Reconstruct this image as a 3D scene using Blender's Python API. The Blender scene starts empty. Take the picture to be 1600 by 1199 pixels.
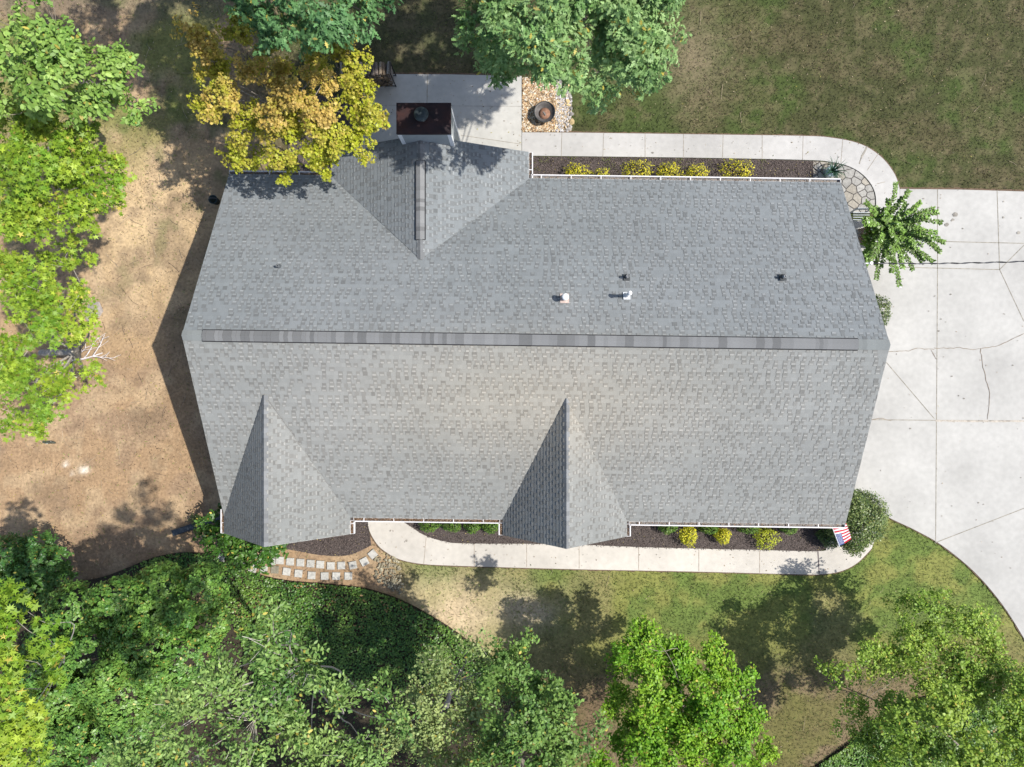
import bpy, bmesh, math, random
import numpy as np
from mathutils import Vector
D = bpy.data; S = bpy.context.scene; COL = S.collection
R = math.radians
H = 27.04; F = 1067.0                 # camera height, focal length in photo pixels

# ---------------------------------------------------------------- camera, sky, sun, exposure
cd = D.cameras.new('camera'); cam = D.objects.new('camera', cd); COL.objects.link(cam)
cam.location = (0, 0, H); cam.rotation_euler = (0, 0, 0)
cd.sensor_width = 36; cd.lens = 36*F/1600; cd.shift_x = -22/1600; cd.clip_end = 2000
S.camera = cam
w = D.worlds.new('World'); S.world = w; w.use_nodes = True
nt = w.node_tree; bg = nt.nodes['Background']
sky = nt.nodes.new('ShaderNodeTexSky'); sky.sky_type = 'NISHITA'; sky.sun_disc = False
sky.sun_elevation = R(54.5); sky.sun_rotation = R(91); sky.air_density = 1.0; sky.dust_density = 1.5
nt.links.new(sky.outputs[0], bg.inputs[0]); bg.inputs[1].default_value = 0.13
sl = D.lights.new('sun', 'SUN'); sl.energy = 4.6; sl.angle = R(0.5); sl.color = (1.0, 0.955, 0.88)
sun = D.objects.new('sun', sl); COL.objects.link(sun); sun.location = (30, 0, 40)
sun.rotation_euler = Vector((-0.70, 0.0, -1.0)).to_track_quat('-Z', 'Y').to_euler()
S.view_settings.view_transform = 'Standard'; S.view_settings.look = 'None'
S.view_settings.exposure = 0.35; S.view_settings.gamma = 1.0

# ---------------------------------------------------------------- helpers
def P(u, v, z=0.0):
    s = (H-z)/F
    return np.array([(u-822)*s, (600-v)*s, z])
def G(pts, z=0.0): return [tuple(P(u, v, z)[:2]) for u, v in pts]
def tag(o, label=None, cat=None, group=None, kind=None):
    if label: o['label'] = label
    if cat: o['category'] = cat
    if group: o['group'] = group
    if kind: o['kind'] = kind
    return o
def empty(name, loc, rz=0.0, **k):
    o = D.objects.new(name, None); COL.objects.link(o); o.location = loc; o.rotation_euler = (0, 0, rz)
    o.empty_display_size = .2
    return tag(o, **k)
def link(name, me, mat, parent=None):
    o = D.objects.new(name, me); COL.objects.link(o)
    for m in (mat if isinstance(mat, (list, tuple)) else [mat]): me.materials.append(m)
    if parent is not None:
        o.parent = parent
        o.matrix_parent_inverse.identity()
        bpy_loc = parent.location
        p = parent; off = Vector((0, 0, 0))
        while p is not None: off += p.location; p = p.parent
        o.location = -off            # meshes are authored in world coordinates
    return o
def copy_tree(src, parent=None):
    c = src.copy(); COL.objects.link(c)
    if parent is not None: c.parent = parent
    for ch in [x for x in D.objects if x.parent == src]: copy_tree(ch, c)
    return c

class MB:                             # collects faces, per-face colour and material index
    def __init__(s): s.v = []; s.f = []; s.c = []; s.m = []
    def face(s, pts, col=(.5, .5, .5), mi=0):
        n = len(s.v); s.v.extend([tuple(p) for p in pts]); s.f.append(tuple(range(n, n+len(pts)))); s.c.append(tuple(col)); s.m.append(mi)
    def mesh(s, verts, faces, col=(.5, .5, .5), mi=0):
        n = len(s.v); s.v.extend([tuple(p) for p in verts])
        for f in faces: s.f.append(tuple(i+n for i in f)); s.c.append(tuple(col)); s.m.append(mi)
    def box(s, lo, hi, col=(.5, .5, .5), rz=0.0, piv=None, mi=0, M=None):
        x0, y0, z0 = lo; x1, y1, z1 = hi
        vs = [(x0,y0,z0),(x1,y0,z0),(x1,y1,z0),(x0,y1,z0),(x0,y0,z1),(x1,y0,z1),(x1,y1,z1),(x0,y1,z1)]
        if rz:
            cx, cy = piv if piv is not None else ((x0+x1)/2, (y0+y1)/2)
            c, q = math.cos(rz), math.sin(rz)
            vs = [(cx+(a-cx)*c-(b-cy)*q, cy+(a-cx)*q+(b-cy)*c, z) for a, b, z in vs]
        s.mesh(vs, [(0,3,2,1),(4,5,6,7),(0,1,5,4),(1,2,6,5),(2,3,7,6),(3,0,4,7)], col, mi)
    def bar(s, a, b, wd, ht, col=(.5, .5, .5), mi=0):          # box along a->b
        a = np.array(a, float); b = np.array(b, float); d = b-a; d /= np.linalg.norm(d)
        up = np.array([0, 0, 1.0]) if abs(d[2]) < .95 else np.array([0, 1.0, 0])
        r = np.cross(d, up); r /= np.linalg.norm(r); n = np.cross(r, d)
        vs = [p+r*i*wd/2+n*j*ht/2 for p in (a, b) for i, j in ((-1,-1),(1,-1),(1,1),(-1,1))]
        s.mesh(vs, [(0,1,2,3),(7,6,5,4),(0,4,5,1),(1,5,6,2),(2,6,7,3),(3,7,4,0)], col, mi)
    def tube(s, pts, rad, col=(.5, .5, .5), n=5, cap=True, mi=0):
        pts = [np.array(p, float) for p in pts]; N = len(pts)
        if not hasattr(rad, '__len__'): rad = [rad]*N
        vs = []
        for i, p in enumerate(pts):
            d = pts[min(i+1, N-1)]-pts[max(i-1, 0)]; L = np.linalg.norm(d); d = d/L if L > 0 else np.array([0, 0, 1.0])
            ref = np.array([0, 0, 1.0]) if abs(d[2]) < .9 else np.array([1.0, 0, 0])
            a = np.cross(d, ref); a /= np.linalg.norm(a); b = np.cross(d, a)
            for k in range(n):
                t = 2*math.pi*k/n; vs.append(p+rad[i]*(a*math.cos(t)+b*math.sin(t)))
        fs = [(i*n+k, i*n+(k+1) % n, (i+1)*n+(k+1) % n, (i+1)*n+k) for i in range(N-1) for k in range(n)]
        if cap: fs += [tuple(range(n))[::-1], tuple(range((N-1)*n, N*n))]
        s.mesh(vs, fs, col, mi)
    def lathe(s, prof, c, col=(.5, .5, .5), n=24, mi=0):
        vs = []
        for r, z in prof:
            for k in range(n):
                t = 2*math.pi*k/n; vs.append((c[0]+r*math.cos(t), c[1]+r*math.sin(t), c[2]+z))
        fs = [(i*n+k, i*n+(k+1) % n, (i+1)*n+(k+1) % n, (i+1)*n+k) for i in range(len(prof)-1) for k in range(n)]
        s.mesh(vs, fs, col, mi)
    def prism(s, poly, z0, z1, col=(.5, .5, .5), mi=0):
        n = len(poly)
        a = sum(poly[i][0]*poly[(i+1) % n][1]-poly[(i+1) % n][0]*poly[i][1] for i in range(n))
        if a < 0: poly = poly[::-1]
        vs = [(x, y, z0) for x, y in poly]+[(x, y, z1) for x, y in poly]
        s.mesh(vs, [tuple(range(n, 2*n)), tuple(range(n))[::-1]]+[(i, (i+1) % n, (i+1) % n+n, i+n) for i in range(n)], col, mi)
    def build(s, name, mat, parent=None, smooth=False):
        me = D.meshes.new(name); me.from_pydata(s.v, [], s.f)
        at = me.attributes.new('col', 'FLOAT_COLOR', 'FACE')
        c = np.ones((len(s.f), 4), np.float32); c[:, :3] = np.array(s.c)
        at.data.foreach_set('color', c.ravel())
        me.polygons.foreach_set('material_index', s.m)
        if smooth: me.polygons.foreach_set('use_smooth', [True]*len(s.f))
        me.update()
        return link(name, me, mat, parent)

def poly_array(name, V, K, cols, mat, parent=None, smooth=False):  # V: (N*K,3), one K-gon each
    N = len(V)//K
    me = D.meshes.new(name); me.vertices.add(N*K); me.vertices.foreach_set('co', V.astype(np.float32).ravel())
    me.loops.add(N*K); me.loops.foreach_set('vertex_index', np.arange(N*K, dtype=np.int32))
    me.polygons.add(N); me.polygons.foreach_set('loop_start', np.arange(0, N*K, K, dtype=np.int32))
    me.polygons.foreach_set('loop_total', np.full(N, K, np.int32))
    me.update(calc_edges=True)
    at = me.attributes.new('col', 'FLOAT_COLOR', 'FACE')
    c = np.ones((N, 4), np.float32); c[:, :3] = np.clip(cols, 0.003, 1); at.data.foreach_set('color', c.ravel())
    me.validate()
    return link(name, me, mat, parent)

def catmull(pts, n=6, closed=False):
    out = []; N = len(pts); pts = [np.array(p, float) for p in pts]
    rng = range(N if closed else N-1)
    for i in rng:
        p0 = pts[(i-1) % N] if closed else pts[max(i-1, 0)]; p1 = pts[i]; p2 = pts[(i+1) % N]
        p3 = pts[(i+2) % N] if closed else pts[min(i+2, N-1)]
        for k in range(n):
            t = k/n
            out.append(tuple(.5*(2*p1+(p2-p0)*t+(2*p0-5*p1+4*p2-p3)*t*t+(3*p1-p0-3*p2+p3)*t**3)))
    if not closed: out.append(tuple(pts[-1]))
    return out
def inside(x, y, poly):
    res = np.zeros(x.shape, bool); n = len(poly); j = n-1
    for i in range(n):
        xi, yi = poly[i]; xj, yj = poly[j]
        c = ((yi > y) != (yj > y)) & (x < (xj-xi)*(y-yi)/((yj-yi) if yj != yi else 1e-9)+xi)
        res ^= c; j = i
    return res
def vnoise(x, y, scale, seed):
    g = np.random.default_rng(seed).random((256, 256))
    X = x/scale+100.3; Y = y/scale+100.7
    i = np.floor(X).astype(int); j = np.floor(Y).astype(int); fx = X-i; fy = Y-j
    fx = fx*fx*(3-2*fx); fy = fy*fy*(3-2*fy)
    a = g[i % 256, j % 256]; b = g[(i+1) % 256, j % 256]; c = g[i % 256, (j+1) % 256]; d = g[(i+1) % 256, (j+1) % 256]
    return a*(1-fx)*(1-fy)+b*fx*(1-fy)+c*(1-fx)*fy+d*fx*fy
def fbm(x, y, scale, seed, o=4):
    r = 0; a = 1; t = 0
    for k in range(o): r = r+a*vnoise(x, y, scale/2**k, seed+k); t += a; a *= .55
    return r/t
def sstep(a, b, x): t = np.clip((x-a)/(b-a), 0, 1); return t*t*(3-2*t)

# ---------------------------------------------------------------- materials
def attr_mat(name, rough=.9, nscale=20, namt=.3, bump=0.0, bdist=.01, transl=0.0, spec=.3, big=0.0, metal=0.0, flat=None, bscale=None):
    m = D.materials.new(name); m.use_nodes = True; n = m.node_tree; L = n.links; b = n.nodes['Principled BSDF']
    b.inputs['Roughness'].default_value = rough; b.inputs['Specular IOR Level'].default_value = spec
    b.inputs['Metallic'].default_value = metal
    if flat is None:
        a = n.nodes.new('ShaderNodeAttribute'); a.attribute_name = 'col'; c = a.outputs['Color']
    else:
        a = n.nodes.new('ShaderNodeRGB'); a.outputs[0].default_value = (*flat, 1); c = a.outputs[0]
    tc = n.nodes.new('ShaderNodeTexCoord')
    def mul(c, sc, amt, det=4):
        nz = n.nodes.new('ShaderNodeTexNoise'); nz.inputs['Scale'].default_value = sc; nz.inputs['Detail'].default_value = det
        L.new(tc.outputs['Object'], nz.inputs['Vector'])
        mr = n.nodes.new('ShaderNodeMapRange'); mr.inputs[1].default_value = .3; mr.inputs[2].default_value = .7
        mr.inputs[3].default_value = 1-amt; mr.inputs[4].default_value = 1+amt
        L.new(nz.outputs[0], mr.inputs[0])
        mx = n.nodes.new('ShaderNodeVectorMath'); mx.operation = 'SCALE'
        L.new(c, mx.inputs[0]); L.new(mr.outputs[0], mx.inputs['Scale']); return mx.outputs[0], nz
    nz = None
    if namt: c, nz = mul(c, nscale, namt)
    if big: c, _ = mul(c, .35, big, 5)
    L.new(c, b.inputs['Base Color'])
    if bump and nz:
        if bscale:
            nz = n.nodes.new('ShaderNodeTexNoise'); nz.inputs['Scale'].default_value = bscale; nz.inputs['Detail'].default_value = 6
            L.new(tc.outputs['Object'], nz.inputs['Vector'])
        bp = n.nodes.new('ShaderNodeBump'); bp.inputs['Strength'].default_value = bump; bp.inputs['Distance'].default_value = bdist
        L.new(nz.outputs[0], bp.inputs['Height']); L.new(bp.outputs[0], b.inputs['Normal'])
    if transl:
        t = n.nodes.new('ShaderNodeBsdfTranslucent'); L.new(c, t.inputs['Color'])
        mx = n.nodes.new('ShaderNodeMixShader'); mx.inputs[0].default_value = transl
        L.new(b.outputs[0], mx.inputs[1]); L.new(t.outputs[0], mx.inputs[2])
        L.new(mx.outputs[0], n.nodes['Material Output'].inputs['Surface'])
    return m
M_soil = attr_mat('soil and turf', .95, 9, .22, .6, .03, bscale=14)
M_grass = attr_mat('grass blades', .6, 5, 0, transl=.3)
M_leaf = attr_mat('leaf', .5, 5, 0, transl=.22, spec=.35)
M_leafg = attr_mat('glossy leaf', .42, 5, 0, transl=.12, spec=.4)
M_bark = attr_mat('bark', .9, 12, .35, .5, .02)
M_conc = attr_mat('concrete', .85, 5.0, .06, .3, .004, big=.13, bscale=60)
M_joint = attr_mat('joint', .95, 8, .3)
M_mulch = attr_mat('mulch', .95, 25, .5, .8, .03)
M_stone = attr_mat('stone', .85, 12, .2, .3, .01)
M_shin = attr_mat('shingle granules', .9, 130, .2, .3, .004, big=.05)
M_white = attr_mat('white painted metal', .4, 6, .05, flat=(.66, .65, .66))
M_siding = attr_mat('painted siding', .6, 4, .06, flat=(.33, .355, .36))
M_trim = attr_mat('white trim', .5, 4, .04, flat=(.78, .79, .80))
M_any = attr_mat('painted', .7, 14, .12)
M_metal = attr_mat('dull metal', .55, 9, .3, metal=.35)
M_glass = attr_mat('window glass', .05, 2, 0, flat=(.03, .04, .05), spec=.8)
M_wood = attr_mat('split wood', .85, 22, .35, .3, .01)

# ---------------------------------------------------------------- outlines on the ground (photo pixels -> metres)
ZC = .05
front_lower = catmull([(573,812),(578,832),(590,852),(604,864),(625,875),(660,882),(720,885),(890,890),(1090,894),(1240,898),(1285,898),(1315,893),(1340,880),(1362,858)], 5)
front_upper = catmull([(1300,835),(1292,856),(1278,862),(1180,860),(1085,858),(980,855),(880,851),(730,850),(695,847),(665,838),(645,826),(624,812)], 5)
WALK_F = G(front_lower+[(1372,830),(1300,800)]+front_upper+[(612,790),(573,790)], ZC)
rear_out = catmull([(815.6,207.5),(900,208),(1080,210.5),(1250,213),(1300,216),(1345,226),(1377,246),(1398,273),(1406,297)], 6)
rear_in = catmull([(1366,345),(1369,320),(1366,298),(1352,277),(1330,262),(1300,254),(1255,250.5),(1080,247),(830,244)], 6)
WALK_R = G(rear_out+[(1406,345)]+rear_in+[(815.6,244)], ZC)
PATIO = G([(566,116.5),(700,117),(815,119.5),(815,262),(566,262)], ZC)
drive_low = catmull([(1372,790),(1387,808),(1430,829),(1472,853),(1520,892),(1560,937),(1594,988),(1625,1045),(1660,1125),(1680,1200)], 5)
DRIVE = G([(1250,345.5),(1405,345.5),(1406.5,296),(1500,297),(1600,300),(2100,310),(2100,1200)]+drive_low[::-1]+[(1250,790)], ZC)
FLAG_AREA = G(catmull([(1282,253),(1300,255),(1330,263),(1351,278),(1364.5,298),(1367.5,320),(1365,334)], 5)+[(1270,334),(1270,253)], ZC)
BED_R = G([(816,262),(829,245.5),(1080,248),(1255,251.5),(1281,253),(1269,300),(816,300)], .03)
BED_F1 = G(catmull([(352,805),(352,850),(400,862),(440,858),(500,868),(545,868),(580,853)], 4)+[(577,832),(573,790),(352,770)], .03)
BED_F2 = G([(625,812)]+[(645,827),(665,839.5),(695,848.5),(730,851.5),(880,852.5),(980,856.5),(1085,859.5),(1180,861.5),(1277,863.5),(1290,858),(1300,838),(1310,800),(625,790)], .03)
BED_SHADE = G([(450,150),(565.5,150),(565.5,262),(560,300),(450,300)], .03)
GRAVEL = G([(816,122),(880,125),(893,150),(893,207),(816,207)], .02)
PEBBLE = G(catmull([(585,870),(610,868),(626,880),(628,905),(632,930),(612,922),(585,905),(592,885)], 3, True), .02)
ivy_top = catmull([(-80,905),(40,915),(150,905),(240,872),(300,864),(345,874),(400,897),(450,908),(510,913),(575,921),(632,941),(690,973),(740,1008),(800,1050),(850,1120),(880,1210)], 5)
IVY = G(ivy_top+[(880,1290),(-80,1290)], .05)
IVY2 = G([(1250,1215),(1330,1160),(1400,1105),(1460,1085),(1700,1080),(1700,1290),(1250,1290)], .05)

# ---------------------------------------------------------------- ground colour (soil, dry and green turf)
def ground_col(x, y):
    u = 822+x*F/H; v = 600-y*F/H
    n1 = fbm(x, y, 3.2, 11); n2 = fbm(x, y, 1.1, 23); n3 = fbm(x, y, .35, 31, 3)
    soil = np.stack([.35+0*x, .24+0*x, .135+0*x], -1); tan = np.array([.52, .385, .22]); brown = np.array([.25, .175, .115])
    turf_o = np.array([.060, .064, .024]); turf_g = np.array([.052, .082, .018]); turf_y = np.array([.19, .20, .055]); straw = np.array([.235, .195, .10])
    def mix(a, b, t): return a*(1-t[..., None])+b*t[..., None]
    # left yard: bare soil
    left = mix(soil, tan, sstep(.42, .62, n1)*np.exp(-((u-235)/95)**2-((v-360)/150)**2)*1.25.__float__() if False else np.clip(np.exp(-((u-235)/100)**2-((v-350)/140)**2)*(.5+1.0*n2), 0, 1))
    left = mix(left, np.array([.315, .21, .122]), sstep(480, 640, v)*.85); left = mix(left, brown, sstep(.46, .64, n2)*.6); left = mix(left, np.array([.42, .31, .19]), sstep(.50, .64, fbm(x, y, .8, 57, 4))*.55); left = mix(left, np.array([.17, .12, .075]), sstep(.55, .70, fbm(x, y, 1.6, 63, 5))*.5)
    left = mix(left, turf_y*.9, np.clip(sstep(.47, .60, n1)*sstep(330, 150, v)*.9, 0, 1))
    left = mix(left, turf_g*1.4, sstep(.60, .72, n2)*.45*sstep(620, 250, v))
    # bottom lawn
    bot = mix(turf_y+0*soil, turf_g*1.9, sstep(.42, .62, n2)*.8)
    bot = mix(bot, straw, sstep(.52, .68, n1)*.5)
    bot = mix(bot, np.array([.5, .39, .25]), np.exp(-((u-700)/95)**2-((v-960)/60)**2)*np.clip(.3+1.3*n2, 0, 1))
    bot = mix(bot, np.array([.45, .37, .26]), .8*np.clip(np.exp(-((u-825)/45)**2-((v-955)/22)**2)*2.2*n2, 0, 1))
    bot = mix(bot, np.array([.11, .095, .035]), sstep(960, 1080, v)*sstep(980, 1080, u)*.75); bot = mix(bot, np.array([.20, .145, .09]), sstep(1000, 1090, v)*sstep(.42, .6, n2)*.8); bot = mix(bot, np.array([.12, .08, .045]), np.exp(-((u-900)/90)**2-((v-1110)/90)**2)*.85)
    # top right lawn
    top = mix(turf_o+0*soil, turf_g*1.05, sstep(.5, .64, n1)*.7)
    top = mix(top, np.array([.105, .085, .045]), sstep(.50, .66, n2)*.45)
    top = mix(top, np.array([.13, .105, .06]), sstep(.52, .66, n3)*.4)
    top = mix(top, np.array([.19, .15, .095]), np.exp(-((u-1085)/50)**2-((v-90)/75)**2)*.75)
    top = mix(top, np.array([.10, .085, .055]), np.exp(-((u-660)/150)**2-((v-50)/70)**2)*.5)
    tw = sstep(330, 470, u+60*(n1-.5))*sstep(640, 540, v)
    bw = sstep(585, 660, u+60*(n1-.5))*sstep(560, 640, v)
    c = mix(left, top, tw); c = mix(c, bot, bw)
    # worn strips next to concrete and the ivy bed
    near = np.exp(-((v-935-.0*u)/14)**2)*0
    # pale ash marks on the soil
    for a, b, r in ((131,735,7),(102,726,4),(113,740,3)):
        c = mix(c, np.array([.75, .70, .6]), np.clip(np.exp(-((u-a)/r)**2-((v-b)/(r*.7))**2)*(.4+n3), 0, 1))
    c = c*(.80+.40*n3)[..., None]
    # lower left turned dark brown, top left corner grey brown
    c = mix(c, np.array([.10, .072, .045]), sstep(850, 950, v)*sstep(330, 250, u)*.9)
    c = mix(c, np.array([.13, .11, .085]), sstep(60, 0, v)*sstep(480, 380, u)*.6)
    return np.clip(c, .01, .9)
fx = np.arange(-24, 24.01, .12); fy = np.arange(-18, 18.01, .12)
xs = np.concatenate([[-600, -200, -80, -45, -30], fx, [30, 45, 80, 200, 600]]); ys = np.concatenate([[-600, -200, -80, -40, -24], fy, [24, 40, 80, 200, 600]])
X, Y = np.meshgrid(xs, ys, indexing='ij')
Z = (fbm(X, Y, 1.0, 77, 4)-.5)*.05-.01
nx, ny = X.shape
me = D.meshes.new('lawn'); me.vertices.add(nx*ny)
me.vertices.foreach_set('co', np.stack([X, Y, Z], -1).astype(np.float32).ravel())
I, J = np.meshgrid(np.arange(nx-1), np.arange(ny-1), indexing='ij'); q = (I*ny+J).ravel()
fl = np.stack([q, q+ny, q+ny+1, q+1], -1).astype(np.int32)
me.loops.add(fl.size); me.loops.foreach_set('vertex_index', fl.ravel())
me.polygons.add(len(fl)); me.polygons.foreach_set('loop_start', np.arange(0, fl.size, 4, dtype=np.int32)); me.polygons.foreach_set('loop_total', np.full(len(fl), 4, np.int32))
me.update(calc_edges=True)
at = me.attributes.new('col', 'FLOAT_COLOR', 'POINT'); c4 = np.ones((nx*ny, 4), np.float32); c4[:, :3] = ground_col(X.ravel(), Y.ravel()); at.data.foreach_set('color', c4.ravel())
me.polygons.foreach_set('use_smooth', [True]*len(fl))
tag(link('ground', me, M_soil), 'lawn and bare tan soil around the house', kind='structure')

# ---------------------------------------------------------------- concrete
def strip(mb, pts, wd, z, col, seed=0, jag=0.0):
    rnd = random.Random(seed); p = [np.array(a) for a in G(pts, z)]
    if jag:
        q = []
        for a, b in zip(p[:-1], p[1:]):
            k = max(2, int(np.linalg.norm(b-a)/.12))
            for i in range(k): q.append(a+(b-a)*i/k+np.array([rnd.uniform(-jag, jag), rnd.uniform(-jag, jag)]))
        p = q+[p[-1]]
    for a, b in zip(p[:-1], p[1:]):
        d = b-a; d = d/np.linalg.norm(d); n = np.array([-d[1], d[0]])*wd/2*(rnd.uniform(.6, 1.3) if jag else 1)
        mb.face([(*(a-n), z), (*(b-n), z), (*(b+n), z), (*(a+n), z)], col)
CC = (.56, .555, .54); CW = (.64, .61, .565)
def slab(name, poly, label, col=CC):
    mb = MB(); mb.prism(poly, -.08, ZC, col); return tag(mb.build(name, M_conc), label, kind='structure')
slab('driveway', DRIVE, 'pale concrete driveway with joints and cracks', (.405, .397, .377)); slab('front_walkway', WALK_F, 'cream concrete walk along the front beds', (.50, .47, .425))
slab('rear_walkway', WALK_R, 'curved concrete walk along the rear bed', (.42, .41, .395)); slab('patio', PATIO, 'concrete patio behind the chimney', (.44, .43, .40))
DK = (.26, .24, .20)
mb = MB(); zj = ZC+.004
for p in ([(1465,297),(1465,420),(1464,560),(1462,850)],[(1558,298),(1562,422),(1600,503)],[(1470,378),(1600,381)],[(1395,418),(1562,422)],[(1562,422),(1601,383)],
          [(1300,656),(1462,657.5),(1760,659)],[(1385,567),(1460,655)],[(1461,849),(1600,795)]): strip(mb, p, .03, zj, DK)
strip(mb, [(1462,658),(1520,659),(1760,659)], .07, zj+.004, (.40, .36, .31), 3, .008)
for k, p in enumerate(([(1385,550),(1420,549),(1434,545),(1460,547)],[(1460,545),(1500,544),(1520,547),(1560,541),(1600,522)],[(1532,546),(1536,575),(1547,615),(1543,656)],[(1455,547),(1463,562)],[(1358,657),(1378,654),(1392,658)])):
    strip(mb, p, .02, zj+.008, (.22, .18, .14), k, .02)
mb.build('driveway_joints', M_joint); tag(D.objects['driveway_joints'], 'dark control joints and cracks in the driveway', kind='structure')
mb = MB()
for a, b in (((878,208),(877,245)),((943,209),(942,246)),((1008,209.5),(1008,247)),((1068,210),(1068,247.5)),((1130,211.5),(1129,248.5)),((1191,212),(1191,249.5)),((1255,213.5),(1254,250.5)),((1317,217),(1314,255)),((1355,232),(1342,256)),((1373,240),(1355,267)),((1383,285),(1370,288))):
    strip(mb, [a, b], .022, zj, (.3, .27, .23))
strip(mb, [(1355,229),(1346,245),(1343,257)], .035, zj+.004, DK, 1, .006)
tag(mb.build('rear_walkway_joints', M_joint), 'joints across the rear walk', kind='structure')
mb = MB()
for a, b in (((666,839.5),(662,882)),((741,851),(741,885)),((823,851.5),(823,887)),((905,853),(905,889)),((998,856),(998,891)),((1092,859),(1092,893)),((1187,861),(1187,896))): strip(mb, [a, b], .022, zj, (.33, .28, .23))
strip(mb, [(1278,862),(1280,897)], .04, zj, (.10, .08, .09))
tag(mb.build('front_walkway_joints', M_joint), 'joints across the front walk', kind='structure')
mb = MB(); strip(mb, [(668,117.5),(667,165)], .03, zj, DK, 2, .004); strip(mb, [(566,165),(815,167)], .02, zj, (.36, .34, .31)); strip(mb, [(720,212),(815,226)], .02, zj, (.30, .27, .23))
tag(mb.build('patio_joints', M_joint), 'joints across the patio', kind='structure')
mb = MB(); rs = np.random.default_rng(70)
spots = [(1490,337,9),(1487,345,6),(1478,352,7),(1590,365,6),(1566,341,4),(1594,342,3),(1463,336,5),(1465,326,4),(1392,657,3),(1421,670,3),(1484,461,3),(1465,518,3),(1476,504,2),(868,230,3),(1019,240,4),(760,860,3),(636,845,4),(610,830,3)]+[(rs.uniform(1400, 1600), rs.uniform(310, 900), rs.uniform(1, 3)) for _ in range(45)]+[(rs.uniform(840, 1250), rs.uniform(212, 242), rs.uniform(.8, 2.2)) for _ in range(22)]+[(rs.uniform(680, 1270), rs.uniform(862, 885), rs.uniform(.8, 2.2)) for _ in range(22)]
for a_, b_, r_ in spots:
    p_ = P(a_, b_, 0); 
    if not any(inside(np.array([p_[0]]), np.array([p_[1]]), q_)[0] for q_ in (DRIVE, WALK_R, WALK_F)): continue
    r_ *= .0125; k_ = rs.uniform(.55, 1.3, 9); mb.face([(p_[0]+r_*k_[i]*math.cos(i*.698), p_[1]+r_*k_[i]*math.sin(i*.698)*.8, zj+.012) for i in range(9)], np.array([.27, .25, .22])*rs.uniform(.7, 1.15))
tag(mb.build('concrete_stains', M_joint), 'small dark stains and drips on the concrete', kind='structure')
# dark soil edging line beside the slabs
mb = MB()
for pts in (front_lower, drive_low, [(x, y) for x, y in rear_out], [(566,115.5),(700,116),(815,118.5)], [(1407,295),(1500,296),(1600,299),(1800,303)]):
    strip(mb, pts, .085, .035, (.13, .09, .06), 5, .012)
tag(mb.build('soil_edge', M_soil), 'bare soil edge cut beside the concrete', kind='structure')

# ---------------------------------------------------------------- beds and chips
mb = MB()
for poly in (BED_R, BED_F1, BED_F2, BED_SHADE): mb.prism(poly, -.05, .035, (.085, .07, .065))
tag(mb.build('mulch_bed', M_mulch), 'dark mulch beds along the house', kind='structure')
def scatter(polys, n, seed, holes=()):
    rg = np.random.default_rng(seed); out = []
    for poly in polys:
        a = np.array(poly); lo = a.min(0); hi = a.max(0)
        x = rg.uniform(lo[0], hi[0], n); y = rg.uniform(lo[1], hi[1], n); k = inside(x, y, poly)
        for h in holes: k &= ~inside(x, y, h)
        out.append(np.stack([x[k], y[k]], -1))
    return np.concatenate(out)
def orient(n, rg, up=1.0, tilt=.5):
    nrm = rg.normal(0, tilt, (n, 3)); nrm[:, 2] = np.abs(nrm[:, 2])+up; nrm /= np.linalg.norm(nrm, axis=1)[:, None]; return nrm
def leaves_V(C, N, T, L, W, shape, fold=.12):
    # C centres, N normals, T axis directions, L length, W width; shape (K,2)
    T = T-N*np.sum(T*N, 1)[:, None]; T /= np.linalg.norm(T, axis=1)[:, None]+1e-9; B = np.cross(N, T)
    K = len(shape); sx = shape[:, 0][None, :, None]; sy = shape[:, 1][None, :, None]
    V = C[:, None]+T[:, None]*sx*L[:, None, None]+B[:, None]*sy*W[:, None, None]+N[:, None]*(np.abs(sy)*fold*W[:, None, None]-(sx**2)*fold*.8*L[:, None, None])
    return V.reshape(-1, 3)
OVAL = np.array([(-.5,0),(-.2,.42),(.18,.40),(.5,0),(.18,-.40),(-.2,-.42)])
DIAM = np.array([(-.5,0),(0,.4),(.5,0),(0,-.4)])
def star(n, inner, elong=1.0):
    a = [(r*math.cos(t)*elong, r*math.sin(t)) for k in range(2*n) for t in [math.pi*k/n] for r in [.62 if k % 2 == 0 else inner]]
    return np.array(a)
STAR = star(5, .22); MAPLE = star(5, .34); 
OAK = np.array([(-.5,.03),(-.22,.10),(-.16,.34),(-.02,.14),(.14,.42),(.2,.14),(.5,.16),(.5,-.16),(.2,-.14),(.14,-.42),(-.02,-.14),(-.16,-.34),(-.22,-.10),(-.5,-.03)])
rg = np.random.default_rng(5)
p = scatter([BED_R, BED_F1, BED_F2], 16000, 6); n = len(p)
t = rg.normal(0, 1, (n, 3)); base = np.array([.07, .055, .05])*rg.uniform(.4, 2.6, (n, 1)); base[rg.random(n) < .012] = (.4, .33, .12)
C = np.column_stack([p, rg.uniform(.04, .07, n)])
tag(poly_array('mulch_chips', leaves_V(C, orient(n, rg, 1, .5), t, rg.uniform(.03, .09, n), rg.uniform(.015, .035, n), DIAM), 4, base, M_mulch), 'scattered dark bark chips over the beds', 'mulch', kind='stuff')

p = scatter([BED_R], 2600, 61); uu = 822+p[:, 0]*F/H; vv = 600-p[:, 1]*F/H; p = p[(fbm(p[:, 0], p[:, 1], .5, 62, 3) > .52) & (vv < 268) & (uu < 1260)]; n = len(p)
tag(poly_array('bed_weeds', leaves_V(np.column_stack([p, rg.uniform(.06, .10, n)]), orient(n, rg, 1, .5), rg.normal(0, 1, (n, 3)), rg.uniform(.03, .06, n), rg.uniform(.02, .04, n), OVAL), 6, np.array([.16,.19,.04])*rg.uniform(.6, 1.3, (n, 1)), M_grass), 'small weeds sprouting in the rear mulch bed', 'weeds', kind='stuff')
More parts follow.
